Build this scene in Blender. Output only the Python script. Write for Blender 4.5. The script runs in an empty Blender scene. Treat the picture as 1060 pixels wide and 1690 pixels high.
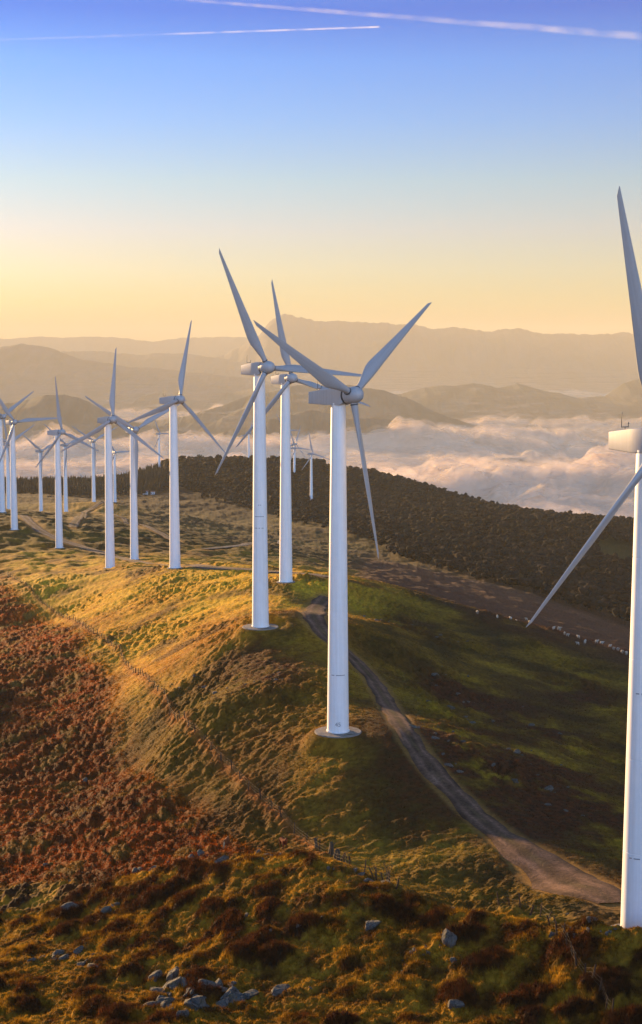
import bpy, bmesh, math, random
import numpy as np
from mathutils import Vector, Matrix

R = math.radians
C = bpy.context.scene.collection
scene = bpy.context.scene
rng = np.random.default_rng(7)
random.seed(7)

# ------------------------------------------------------------------ camera
F = 2465.0          # focal length in pixels of the 1060 x 1690 picture
PITCH = R(6.0)
cam_d = bpy.data.cameras.new('camera')
cam = bpy.data.objects.new('camera', cam_d)
C.objects.link(cam)
cam.location = (0, 0, 0)
cam.rotation_euler = (R(90) - PITCH, 0, 0)
cam_d.sensor_fit = 'HORIZONTAL'
cam_d.sensor_width = 36.0
cam_d.lens = 36.0 * F / 1060.0
cam_d.clip_start = 1.0
cam_d.clip_end = 400000.0
scene.camera = cam

# ------------------------------------------------------------------ sun, sky, exposure
SUN_AZ = R(37.0)      # left of the view direction
SUN_EL = R(6.5)
sun_d = bpy.data.lights.new('sun', 'SUN')
sun_d.energy = 5.0
sun_d.angle = R(0.9)
sun_d.color = (1.0, 0.62, 0.27)
sun = bpy.data.objects.new('sun', sun_d)
C.objects.link(sun)
to_sun = Vector((-math.sin(SUN_AZ) * math.cos(SUN_EL), math.cos(SUN_AZ) * math.cos(SUN_EL), math.sin(SUN_EL)))
sun.rotation_euler = to_sun.to_track_quat('Z', 'Y').to_euler()
sun.location = (-600, 600, 300)

world = bpy.data.worlds.new('World')
scene.world = world
world.use_nodes = True
wn, wl = world.node_tree.nodes, world.node_tree.links
wn.clear()
w_out = wn.new('ShaderNodeOutputWorld')
w_bg = wn.new('ShaderNodeBackground')
w_bg.inputs['Strength'].default_value = 0.05
sky = wn.new('ShaderNodeTexSky')
sky.sky_type = 'NISHITA'
sky.sun_disc = False
sky.sun_elevation = SUN_EL
sky.sun_rotation = -SUN_AZ
sky.altitude = 900
sky.air_density = 1.0
sky.dust_density = 0.6
sky.ozone_density = 3.0
geo = wn.new('ShaderNodeNewGeometry')
sep = wn.new('ShaderNodeSeparateXYZ')
wl.new(geo.outputs['Incoming'], sep.inputs[0])
neg = wn.new('ShaderNodeMath'); neg.operation = 'MULTIPLY'; neg.inputs[1].default_value = -2.5
wl.new(sep.outputs['Z'], neg.inputs[0])
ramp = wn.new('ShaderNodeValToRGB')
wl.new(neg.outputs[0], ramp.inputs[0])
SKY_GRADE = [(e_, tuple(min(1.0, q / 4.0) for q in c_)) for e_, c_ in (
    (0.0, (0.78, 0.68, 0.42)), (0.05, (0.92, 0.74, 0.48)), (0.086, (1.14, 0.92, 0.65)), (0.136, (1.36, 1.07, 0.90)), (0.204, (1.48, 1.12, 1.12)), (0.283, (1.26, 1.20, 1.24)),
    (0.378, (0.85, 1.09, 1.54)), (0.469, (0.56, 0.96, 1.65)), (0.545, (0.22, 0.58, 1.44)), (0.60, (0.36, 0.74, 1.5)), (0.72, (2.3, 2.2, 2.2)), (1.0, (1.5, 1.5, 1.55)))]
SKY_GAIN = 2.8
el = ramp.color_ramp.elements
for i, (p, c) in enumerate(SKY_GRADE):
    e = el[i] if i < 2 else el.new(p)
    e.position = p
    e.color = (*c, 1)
mul = wn.new('ShaderNodeMix'); mul.data_type = 'RGBA'; mul.blend_type = 'MULTIPLY'
mul.inputs['Factor'].default_value = 1.0
wl.new(sky.outputs[0], mul.inputs['A'])
wl.new(ramp.outputs[0], mul.inputs['B'])
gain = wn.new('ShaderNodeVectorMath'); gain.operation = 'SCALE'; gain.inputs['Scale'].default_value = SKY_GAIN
back = wn.new('ShaderNodeMapRange'); back.inputs['From Min'].default_value = 0.0; back.inputs['From Max'].default_value = 0.8   # sky boost added behind the camera to fill the towers' shaded side
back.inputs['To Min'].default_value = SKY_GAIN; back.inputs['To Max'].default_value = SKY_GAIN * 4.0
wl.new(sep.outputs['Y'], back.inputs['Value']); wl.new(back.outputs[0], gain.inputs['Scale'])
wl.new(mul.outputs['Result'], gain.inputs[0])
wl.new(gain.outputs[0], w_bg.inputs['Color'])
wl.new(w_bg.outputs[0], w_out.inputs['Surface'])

scene.view_settings.view_transform = 'Standard'
scene.view_settings.look = 'None'
scene.view_settings.exposure = 2.1
scene.view_settings.gamma = 1.0
scene.view_settings.use_curve_mapping = False
scene.render.engine = 'CYCLES'
scene.cycles.use_denoising = True
scene.cycles.max_bounces = 6
scene.cycles.diffuse_bounces = 3
scene.cycles.transparent_max_bounces = 24
scene.cycles.volume_bounces = 1
scene.cycles.sample_clamp_indirect = 6.0

# ------------------------------------------------------------------ projection helpers
CP, SP = math.cos(PITCH), math.sin(PITCH)

def ray(px, py):
    """direction through a pixel of the 1060 x 1690 picture, scaled to y = 1"""
    a = (px - 530.0) / F
    b = (845.0 - py) / F
    y = CP + b * SP
    z = -SP + b * CP
    return a / y, z / y

def at(px, py, d):
    u, w = ray(px, py)
    return (u * d, d, w * d)

# ------------------------------------------------------------------ noise
def _hash(ix, iy, seed):
    h = (ix.astype(np.int64) * 374761393 + iy.astype(np.int64) * 668265263 + seed * 1274126177) & 0xFFFFFFFF
    h = ((h ^ (h >> 13)) * 1274126177) & 0xFFFFFFFF
    h = h ^ (h >> 16)
    return (h & 0xFFFFFF).astype(np.float64) / 16777216.0

def noise(x, y, seed=0):
    x = np.asarray(x, float); y = np.asarray(y, float)
    ix = np.floor(x); iy = np.floor(y)
    fx = x - ix; fy = y - iy
    ux = fx * fx * fx * (fx * (fx * 6 - 15) + 10); uy = fy * fy * fy * (fy * (fy * 6 - 15) + 10)
    def g(dx, dy):
        a = _hash(ix + dx, iy + dy, seed) * 2 * math.pi
        return np.cos(a) * (fx - dx) + np.sin(a) * (fy - dy)
    n00, n10, n01, n11 = g(0, 0), g(1, 0), g(0, 1), g(1, 1)
    return ((n00 * (1 - ux) + n10 * ux) * (1 - uy) + (n01 * (1 - ux) + n11 * ux) * uy) * 1.5

def fbm(x, y, octaves=4, seed=0, gain=0.5, lac=2.03):
    s = 0.0; a = 1.0
    for k in range(octaves):
        s = s + a * noise(x + 17.3 * k, y - 9.1 * k, seed + k)
        x = x * lac; y = y * lac; a *= gain
    return s

def sstep(a, b, x):
    t = np.clip((x - a) / (b - a), 0, 1)
    return t * t * (3 - 2 * t)

# ------------------------------------------------------------------ terrain: measured points (px, py, distance)
CTRL = [
    # foreground bench
    (-200, 1690, 132), (0, 1690, 129), (265, 1690, 124), (530, 1690, 122), (800, 1690, 118), (1060, 1690, 114), (1300, 1690, 110),
    (0, 1600, 148), (300, 1600, 139), (600, 1600, 132), (900, 1600, 125), (1060, 1600, 121), (1060, 1538, 124.5),
    (0, 1500, 177), (200, 1500, 162), (400, 1500, 149), (600, 1500, 142), (800, 1525, 135.5), (1000, 1532, 126), (1200, 1535, 122),
    (300, 1427, 168), (400, 1418, 164), (500, 1413, 158), (560, 1425, 154), (650, 1475, 146), (740, 1506, 141), (850, 1514, 136), (930, 1528, 131),
    # behind the crest
    (373, 1408, 174), (468, 1410, 169), (600, 1432, 160), (700, 1480, 152), (820, 1492, 147), (950, 1470, 146),
    # left hollow and slope
    (-250, 1350, 238), (0, 1420, 200), (20, 1350, 218), (0, 1300, 236), (0, 1200, 272), (0, 1100, 326), (0, 1000, 412), (0, 930, 520), (0, 893, 590),
    (-200, 1000, 440), (-200, 1150, 325),
    (150, 1250, 241), (150, 1150, 282), (200, 1350, 198), (250, 1250, 226), (300, 1330, 196),
    (300, 1190, 224), (200, 1080, 306), (100, 1020, 390), (390, 1275, 197),
    # ridge top
    (300, 1050, 300), (200, 980, 382), (350, 1000, 330), (120, 940, 465), (430, 1130, 226), (510, 1012, 266), (545, 953, 336), (470, 1180, 212),
    # turbine feet on the ridge
    (560, 1207, 196), (1049, 1530, 133), (430, 1034, 257), (472, 960, 328), (289, 937, 396), (182, 937, 449), (222, 923, 513), (98, 904, 575), (24, 874, 620), (4, 845, 700),
    # right flank
    (640, 1185, 205), (700, 1270, 184), (870, 1400, 161), (1000, 1400, 165), (1000, 1300, 195), (1000, 1200, 240), (1000, 1110, 297),
    (800, 1200, 222), (800, 1100, 275), (650, 1100, 254), (650, 1010, 322),
    (590, 962, 382), (770, 1001, 362), (900, 1036, 344), (1040, 1079, 324), (1200, 1120, 310),
    (600, 982, 450), (770, 1030, 430), (900, 1065, 410), (1040, 1110, 385), (1200, 1150, 375),
    # valley and bracken slope beyond
    (560, 930, 640), (700, 960, 600), (850, 1010, 560), (1000, 1062, 520), (1200, 1110, 500),
    (700, 942, 760), (850, 990, 700), (1000, 1045, 650), (480, 905, 760),
    # wooded hill
    (850, 930, 950), (1000, 1000, 820), (1040, 900, 1080), (1040, 868, 1320), (1200, 886, 1300), (900, 856, 1380), (800, 838, 1480), (700, 811, 1560), (700, 870, 1130),
    (620, 786, 1640), (520, 778, 1720), (440, 772, 1760), (350, 770, 1780), (260, 778, 1760), (620, 796, 1880), (700, 822, 1800), (800, 852, 1720), (900, 874, 1660), (1040, 892, 1600), (1200, 915, 1600), (514, 828, 1400), (514, 862, 1200), (514, 888, 1050),
    (400, 830, 1380), (400, 880, 1020), (400, 905, 850), (300, 860, 1180), (300, 900, 860), (245, 812, 1500),
    # knoll and left woods
    (190, 830, 1330), (155, 828, 1090), (109, 845, 985), (68, 848, 1050), (200, 870, 900), (120, 870, 830), (60, 855, 800), (100, 815, 1480), (180, 812, 1520), (30, 815, 1450), (-100, 810, 1500),
    (100, 803, 1700), (200, 800, 1750), (0, 803, 1700),
]
WORLD_CTRL = [  # out of the frame: (x, y, z)
    (0, 1, -7), (0, 40, -29), (-15, 80, -47), (15, 80, -47), (-60, 80, -50), (60, 80, -50), (0, 102, -54), (-30, 104, -56), (30, 98, -53),
    (-140, 150, -88), (-220, 260, -100), (-330, 420, -105), (-400, 650, -110), (-600, 1000, -130), (-900, 1700, -170),
    (110, 150, -70), (190, 240, -100), (300, 400, -140), (450, 650, -170), (700, 1000, -190), (800, 1700, -220),
    (-150, 2300, -240), (150, 2300, -250), (500, 2300, -290), (-700, 2500, -300), (0, 3200, -480), (-900, 3200, -480), (900, 3200, -480),
    (0, 6000, -560), (-2500, 6000, -560), (2500, 6000, -560),
]
_P = np.array([at(*c) for c in CTRL] + WORLD_CTRL)
_uv = np.stack([_P[:, 0] / (_P[:, 1] + 8), np.log(_P[:, 1] + 8)], 1)

def _tps_fit(uv, z, lam=4e-5):
    n = len(uv)
    r = np.linalg.norm(uv[:, None] - uv[None], axis=2)
    K = np.where(r > 0, r * r * np.log(np.maximum(r, 1e-12)), 0) + lam * np.eye(n)
    A = np.zeros((n + 3, n + 3))
    A[:n, :n] = K; A[:n, n] = 1; A[:n, n + 1:] = uv
    A[n, :n] = 1; A[n + 1:, :n] = uv.T
    return np.linalg.solve(A, np.concatenate([z, [0, 0, 0]]))
SHADE_KNOLL_H = 50.0
_W = _tps_fit(_uv, _P[:, 2])

def macro(x, y):
    """smooth terrain height"""
    x = np.asarray(x, float); y = np.asarray(y, float)
    shp = np.broadcast(x, y).shape
    X = np.broadcast_to(x, shp).ravel(); Y = np.broadcast_to(y, shp).ravel()
    u = X / (np.maximum(Y, 0) + 8); v = np.log(np.maximum(Y, 0.5) + 8)
    out = np.empty(len(u)); n = len(_uv)
    for s in range(0, len(u), 20000):
        uu = u[s:s + 20000, None]; vv = v[s:s + 20000, None]
        r2 = (uu - _uv[None, :, 0]) ** 2 + (vv - _uv[None, :, 1]) ** 2
        k = 0.5 * r2 * np.log(np.maximum(r2, 1e-20))
        out[s:s + 20000] = k @ _W[:n] + _W[n] + uu[:, 0] * _W[n + 1] + vv[:, 0] * _W[n + 2]
    # unseen knoll added left of the frame, shaped to shade the lower slope
    s_ = 0.80 * X + 0.60 * Y; t_ = -0.60 * X + 0.80 * Y
    kn = np.exp(-0.5 * ((s_ - 111) / 23.0) ** 2 - 0.5 * ((t_ - 545) / 65.0) ** 2) * sstep(-95, -150, X)
    out = out + SHADE_KNOLL_H * kn * (1 + 0.34 * noise(s_ / 5.5, t_ / 60, 15) + 0.22 * noise(s_ / 2.3, t_ / 40, 16))
    return out.reshape(shp)

_TS = np.concatenate([np.linspace(90, 400, 1240), np.linspace(401, 2600, 1500)])
def hit(px, py, dmin=90.0):
    """where the ray through a pixel first meets the smooth ground"""
    u, w = ray(px, py)
    ts = _TS[_TS >= dmin]
    g = w * ts - macro(u * ts, ts)
    k = int(np.argmax(g < 0))
    if g[k] >= 0: k = len(ts) - 1
    d = ts[k]
    if k > 0:
        f = g[k - 1] / (g[k - 1] - g[k]) if g[k - 1] > 0 else 0
        d = ts[k - 1] + f * (ts[k] - ts[k - 1])
    return np.array([u * d, d, w * d])

def resample(pts, step):
    pts = np.array(pts, float)
    seg = np.linalg.norm(np.diff(pts[:, :2], axis=0), axis=1)
    s = np.concatenate([[0], np.cumsum(seg)])
    n = max(2, int(s[-1] / step) + 1)
    q = np.linspace(0, s[-1], n)
    return np.stack([np.interp(q, s, pts[:, k]) for k in range(pts.shape[1])], 1)

def smooth(pts, it):
    p = pts.copy()
    for _ in range(it):
        p[1:-1] = 0.25 * p[:-2] + 0.5 * p[1:-1] + 0.25 * p[2:]
    return p

def seg_dist(x, y, poly):
    """distance from points to a polyline, plus the parameter along it"""
    best = np.full(x.shape, 1e9); par = np.zeros(x.shape)
    s = 0.0
    for (ax, ay), (bx, by) in zip(poly[:-1, :2], poly[1:, :2]):
        dx, dy = bx - ax, by - ay
        L2 = dx * dx + dy * dy + 1e-9
        t = np.clip(((x - ax) * dx + (y - ay) * dy) / L2, 0, 1)
        d = np.hypot(x - ax - t * dx, y - ay - t * dy)
        m = d < best
        best = np.where(m, d, best); par = np.where(m, s + t * math.sqrt(L2), par)
        s += math.sqrt(L2)
    return best, par

# ---- tracks, traced on the ground: (px, py, half width in metres)
def track(pix, widths, step=2.0, it=6, dmin=90):
    pts = [hit(px, py, dmin) for px, py in pix]
    p = np.array([[*q[:2], w] for q, w in zip(pts, widths)])
    return smooth(resample(p, step), it)

TRACK_MAIN = track([(1010, 1490), (985, 1470), (950, 1462), (915, 1440), (880, 1415), (845, 1390), (800, 1355), (760, 1318), (722, 1280), (690, 1240), (664, 1200), (640, 1160),
                    (615, 1118), (585, 1085), (555, 1062), (530, 1042), (517, 1022), (522, 1002), (540, 985)],
                   [1.6, 3.0, 3.6, 3.2, 2.5, 1.8, 1.6, 1.5, 1.5, 1.55, 1.5, 1.5, 1.5, 1.6, 1.7, 1.9, 2.1, 2.1, 1.9], 1.5, 6)
TRACK_RIDGE = track([(545, 953), (520, 949), (490, 946), (440, 941), (380, 938), (330, 936), (280, 933), (225, 926), (170, 912), (130, 900), (95, 889), (66, 876), (50, 862), (38, 850)],
                    [2.0] * 14, 4.0, 3)
TRACK_KNOLL = track([(120, 872), (130, 856), (140, 845), (160, 835), (170, 829)], [2.0] * 5, 4.0, 8)
TRACK_VALLEY = track([(140, 846), (175, 848), (205, 856), (235, 868), (262, 880), (290, 896)], [1.8] * 6, 5.0, 8)
TRACK_PALE = track([(335, 908), (365, 906), (400, 902), (430, 897), (465, 892)], [1.7] * 5, 5.0, 8)
TRACKS = [TRACK_MAIN, TRACK_RIDGE, TRACK_KNOLL, TRACK_VALLEY, TRACK_PALE]

FENCE_PIX = [(12, 950), (60, 988), (100, 1018), (150, 1044), (195, 1074), (215, 1105), (250, 1135), (275, 1160), (310, 1200), (345, 1240), (390, 1275), (430, 1320), (470, 1362), (510, 1398), (545, 1416)]
FENCE_LINE = resample([hit(*p) for p in FENCE_PIX], 2.0)
FENCE2_PIX = [(822, 1504), (860, 1509), (898, 1516), (914, 1535), (930, 1568), (955, 1604), (985, 1648), (1012, 1692)]
FENCE2_LINE = resample([hit(*p) for p in FENCE2_PIX], 1.0)

_cp = np.array([(-600, 215), (-200, 200), (0, 186), (200, 173), (300, 168.5), (400, 164.5), (500, 158.5), (560, 154.5), (650, 146.5), (740, 141.5), (850, 136.5), (930, 131.5), (1000, 128), (1100, 124), (1600, 118)], float)
_cu = (_cp[:, 0] - 530) / F
def crest_y(u):
    return np.interp(u, _cu, _cp[:, 1])

_fo = np.argsort(FENCE_LINE[:, 1])
def fence_u(y):
    fy = FENCE_LINE[_fo]
    return np.interp(y, fy[:, 1], fy[:, 0] / fy[:, 1])

def mounds(x, y, cell, seed, keep=0.7):
    """dome-shaped tussocks on a jittered grid"""
    gx = np.floor(x / cell); gy = np.floor(y / cell)
    h = np.zeros(x.shape)
    for dx in (-1, 0, 1):
        for dy in (-1, 0, 1):
            cx, cy = gx + dx, gy + dy
            px = (cx + 0.15 + 0.7 * _hash(cx, cy, seed)) * cell
            py = (cy + 0.15 + 0.7 * _hash(cx, cy, seed + 1)) * cell
            r = cell * (0.38 + 0.42 * _hash(cx, cy, seed + 2))
            a = np.where(_hash(cx, cy, seed + 3) < keep, 0.35 + 0.65 * _hash(cx, cy, seed + 4), 0)
            st = 0.75 + 0.6 * _hash(cx, cy, seed + 5)
            q = ((x - px) * st) ** 2 + ((y - py) / st) ** 2
            h = np.maximum(h, a * np.clip(1 - q / (r * r), 0, 1) ** 0.75)
    return h

def regions(x, y):
    u = x / np.maximum(y, 1)
    n1 = fbm(x / 14, y / 14, 3, 11)
    n2 = fbm(x / 45, y / 60, 3, 12)
    fg = sstep(1.5, -2.5, y - crest_y(u) + 1.5 * n1) 
    uf = fence_u(y)
    off = uf - u + 0.012 * n2
    far = sstep(200, 330, y)
    br = sstep(0.02 - 0.025 * far, 0.06 - 0.04 * far, off) * sstep(585, 500, y + 30 * n2)
    br = br * (1 - fg)
    return u, n1, n2, fg, br

def relief(x, y):
    """small-scale height on top of macro(), with the masks that colour the ground"""
    u, n1, n2, fg, br = regions(x, y)
    ydist = np.maximum(y, 60)
    near = y < 460
    h = np.zeros(x.shape); mo = np.zeros(x.shape)
    # heather and moss mounds of the foreground
    m = near & (fg > 0.001)
    if m.any():
        xx, yy = x[m], y[m]
        wx = xx + 0.5 * noise(xx / 1.7, yy / 1.7, 31); wy = yy + 0.5 * noise(xx / 1.7, yy / 1.7, 32)
        big = mounds(wx, wy, 3.3, 40, 0.62) * (0.55 + 0.9 * sstep(-0.3, 0.5, fbm(xx / 11, yy / 11, 2, 33)))
        sm = mounds(wx, wy, 1.25, 50, 0.8)
        mo[m] = big
        h[m] += fg[m] * (0.75 * big + 0.42 * sm + 0.20 * fbm(xx / 0.6, yy / 0.6, 3, 34) + 0.5 * fbm(xx / 9, yy / 9, 2, 35))
    # bracken slope
    m = near & (br > 0.001)
    if m.any():
        xx, yy = x[m], y[m]
        a, b = (xx + 0.45 * yy) , (yy - 0.45 * xx)
        h[m] += br[m] * (0.50 * mounds(a, b * 0.6, 1.7, 60, 0.8) + 0.42 * fbm(a / 1.1, b / 2.6, 4, 61) + 0.9 * fbm(xx / 16, yy / 16, 2, 62))
    # grazed grass
    m = near & (fg < 0.999) & (br < 0.999)
    if m.any():
        xx, yy = x[m], y[m]
        g = (1 - fg[m]) * (1 - br[m])
        rough = 0.35 + 0.9 * sstep(-0.2, 0.6, fbm(xx / 26, yy / 26, 3, 71))
        h[m] += g * rough * (0.30 * fbm(xx / 1.1, yy / 0.9, 3, 72) + 0.55 * mounds(xx, yy, 1.9, 73, 0.6) + 0.34 * fbm(xx / 5, yy / 5, 2, 74)) + g * 0.6 * fbm(xx / 22, yy / 17, 3, 75)
    m = ~near
    if m.any():
        xx, yy = x[m], y[m]
        h[m] += 0.8 * fbm(xx / 9, yy / 9, 3, 80) + 1.4 * fbm(xx / 60, yy / 60, 2, 81) * sstep(420, 700, yy)
    return h, mo, fg, br, n1, n2

def track_mask(x, y):
    k = np.zeros(x.shape)
    for T in TRACKS:
        pad = 14
        m = (x > T[:, 0].min() - pad) & (x < T[:, 0].max() + pad) & (y > T[:, 1].min() - pad) & (y < T[:, 1].max() + pad)
        if not m.any(): continue
        d, s = seg_dist(x[m], y[m], T)
        L = np.concatenate([[0], np.cumsum(np.linalg.norm(np.diff(T[:, :2], axis=0), axis=1))])
        w = np.interp(s, L, T[:, 2])
        k[m] = np.maximum(k[m], sstep(np.maximum(1.0, y[m] * 0.0055), 0.0, d - w))
    return k

PADS = []   # (x, y, radius): turbine foundations, levelled
def height(x, y, full=False):
    x = np.asarray(x, float); y = np.asarray(y, float)
    shp = x.shape
    x = x.ravel(); y = y.ravel()
    base = macro(x, y)
    h, mo, fg, br, n1, n2 = relief(x, y)
    fb = np.zeros(x.shape)
    m = (y > 140) & (y < 520) & (np.abs(x - fence_u(y) * y) < 12)
    if m.any():
        fd, _ = seg_dist(x[m], y[m], FENCE_LINE[::4])
        fb[m] = np.exp(-(fd / 0.7) ** 2)
        h = h + 0.16 * fb * (1 + 0.8 * noise(x / 1.3, y / 1.3, 97))
    tm = track_mask(x, y)
    m = (y > 125) & (y < 360) & (x > -20) & (x < 60)
    if m.any():
        td, _ = seg_dist(x[m], y[m], TRACK_MAIN[::3])
        h[m] = h[m] * (1 - 0.8 * sstep(9.0, 2.0, td))
    h = h * (1 - tm) - 0.12 * tm
    for (px, py, pr, pz) in PADS:
        m = (np.abs(x - px) < pr * 2.2) & (np.abs(y - py) < pr * 2.2)
        if m.any():
            k = sstep(pr * 1.7, pr * 1.02, np.hypot(x[m] - px, y[m] - py))
            h[m] = h[m] * (1 - k) + k * (pz - 0.12 - base[m])
    z = (base + h).reshape(shp)
    if full:
        return z, mo, fg, br, n1, n2, tm, h
    return z

def H(x, y):
    return float(height(np.array([x]), np.array([y]))[0])

# ------------------------------------------------------------------ mesh / object helpers
def mesh_from(name, verts, quads=None, tris=None, smooth_=True):
    me = bpy.data.meshes.new(name)
    verts = np.asarray(verts, np.float32)
    faces = []
    nq = 0 if quads is None else len(quads)
    nt = 0 if tris is None else len(tris)
    me.vertices.add(len(verts)); me.vertices.foreach_set('co', verts.ravel())
    loops = np.concatenate(([np.asarray(quads, np.int32).ravel()] if nq else []) + ([np.asarray(tris, np.int32).ravel()] if nt else []))
    me.loops.add(len(loops)); me.loops.foreach_set('vertex_index', loops)
    starts = np.concatenate([np.arange(nq) * 4, nq * 4 + np.arange(nt) * 3]).astype(np.int32)
    me.polygons.add(nq + nt)
    me.polygons.foreach_set('loop_start', starts)
    me.polygons.foreach_set('use_smooth', np.full(nq + nt, smooth_, bool))
    me.update(calc_edges=True)
    return me

def set_color(me, col, name='Col'):
    a = me.color_attributes.new(name, 'FLOAT_COLOR', 'POINT')
    c = np.ones((len(me.vertices), 4), np.float32); c[:, :3] = col
    a.data.foreach_set('color', c.ravel())

def link(name, me, mat=None, parent=None):
    o = bpy.data.objects.new(name, me)
    C.objects.link(o)
    if mat and me is not None and not me.materials: me.materials.append(mat)
    if parent: o.parent = parent
    return o

def empty(name, loc, rz=0):
    o = bpy.data.objects.new(name, None); C.objects.link(o)
    o.location = loc; o.rotation_euler = (0, 0, rz); o.empty_display_size = 0.5
    return o

def tag(o, label=None, cat=None, group=None, kind=None):
    if label: o['label'] = label
    if cat: o['category'] = cat
    if group: o['group'] = group
    if kind: o['kind'] = kind
    return o

def grid_quads(nr, nc):
    i = np.arange(nr - 1)[:, None] * nc + np.arange(nc - 1)[None]
    return np.stack([i, i + 1, i + 1 + nc, i + nc], -1).reshape(-1, 4)

def bm_mesh(name, bm, smooth_=True, angle=None):
    me = bpy.data.meshes.new(name)
    bm.to_mesh(me); bm.free()
    for p in me.polygons: p.use_smooth = smooth_
    if angle is not None:
        me.set_sharp_from_angle(angle=angle)
    return me

# ------------------------------------------------------------------ materials
def mat(name):
    m = bpy.data.materials.new(name); m.use_nodes = True
    n, l = m.node_tree.nodes, m.node_tree.links
    n.clear()
    out = n.new('ShaderNodeOutputMaterial')
    return m, n, l, out

def noise_node(n, l, scale, detail=4, coord=None, rough=0.6):
    t = n.new('ShaderNodeTexNoise'); t.inputs['Scale'].default_value = scale
    t.inputs['Detail'].default_value = detail; t.inputs['Roughness'].default_value = rough
    if coord is not None: l.new(coord, t.inputs['Vector'])
    return t

def ramp_node(n, l, fac, stops):
    r = n.new('ShaderNodeValToRGB')
    for i, (p, c) in enumerate(stops):
        e = r.color_ramp.elements[i] if i < 2 else r.color_ramp.elements.new(p)
        e.position = p; e.color = (*c, 1)
    l.new(fac, r.inputs[0])
    return r

def mixc(n, l, a, b, fac=None, mode='MIX', val=0.5):
    m = n.new('ShaderNodeMix'); m.data_type = 'RGBA'; m.blend_type = mode
    m.inputs['Factor'].default_value = val
    if fac is not None: l.new(fac, m.inputs['Factor'])
    for s, v in (('A', a), ('B', b)):
        if isinstance(v, tuple): m.inputs[s].default_value = (*v, 1)
        else: l.new(v, m.inputs[s])
    return m.outputs['Result']

def attr_material(name, rough=0.95, fine=1.0, bump=0.0, translucent=0.0, var=0.45):
    """albedo from the mesh's own colours, broken up by fine noise"""
    m, n, l, out = mat(name)
    at_ = n.new('ShaderNodeVertexColor'); at_.layer_name = 'Col'
    g = n.new('ShaderNodeNewGeometry')
    t = noise_node(n, l, fine, 5, g.outputs['Position'], 0.7)
    r = ramp_node(n, l, t.outputs['Fac'], [(0.25, (1 - var,) * 3), (0.75, (1 + var,) * 3)])
    col = mixc(n, l, at_.outputs[0], r.outputs[0], mode='MULTIPLY', val=1.0)
    b = n.new('ShaderNodeBsdfPrincipled')
    b.inputs['Roughness'].default_value = rough
    b.inputs['Specular IOR Level'].default_value = 0.1
    l.new(col, b.inputs['Base Color'])
    if bump:
        bp = n.new('ShaderNodeBump'); bp.inputs['Strength'].default_value = 1.0; bp.inputs['Distance'].default_value = bump
        l.new(t.outputs['Fac'], bp.inputs['Height']); l.new(bp.outputs[0], b.inputs['Normal'])
    if translucent:
        tr = n.new('ShaderNodeBsdfTranslucent'); l.new(col, tr.inputs[0])
        mx = n.new('ShaderNodeMixShader'); mx.inputs[0].default_value = translucent
        l.new(b.outputs[0], mx.inputs[1]); l.new(tr.outputs[0], mx.inputs[2])
        l.new(mx.outputs[0], out.inputs[0])
    else:
        l.new(b.outputs[0], out.inputs[0])
    return m

M_ground = attr_material('ground', 1.0, 1.6, 0.12, 0.0, 0.5)
M_blade = attr_material('grass_blades', 0.9, 0.8, 0.0, 0.45, 0.35)
M_tree = attr_material('foliage', 1.0, 0.35, 0.0, 0.06, 0.35)
M_mount = attr_material('hillside', 1.0, 0.01, 0.0, 0.0, 0.3)

def painted(name, col, rough, tower=False):
    m, n, l, out = mat(name)
    tc = n.new('ShaderNodeTexCoord')
    t = noise_node(n, l, 0.8, 6, tc.outputs['Object'], 0.65)
    mp = n.new('ShaderNodeMapping'); mp.inputs['Scale'].default_value = (2.2, 2.2, 0.06)
    l.new(tc.outputs['Object'], mp.inputs[0])
    t2 = noise_node(n, l, 1.3, 4, mp.outputs[0], 0.6)
    c1 = ramp_node(n, l, t.outputs['Fac'], [(0.3, tuple(0.93 * x for x in col)), (0.7, col)])
    c2 = ramp_node(n, l, t2.outputs['Fac'], [(0.35, (0.90, 0.89, 0.87)), (0.6, (1, 1, 1))])
    c = mixc(n, l, c1.outputs[0], c2.outputs[0], mode='MULTIPLY', val=1.0)
    b = n.new('ShaderNodeBsdfPrincipled')
    b.inputs['Roughness'].default_value = rough
    b.inputs['Specular IOR Level'].default_value = 0.35
    l.new(c, b.inputs['Base Color']); l.new(b.outputs[0], out.inputs[0])
    return m

M_white = painted('white_tower_paint', (0.76, 0.76, 0.755), 0.45)
M_blade_paint = painted('blade_gelcoat', (0.34, 0.34, 0.35), 0.40)
M_nac = painted('nacelle_shell', (0.38, 0.38, 0.39), 0.45)
M_seam = painted('seam_grime', (0.28, 0.28, 0.28), 0.7)
M_dark = painted('dark_metal', (0.06, 0.06, 0.065), 0.5)

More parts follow.
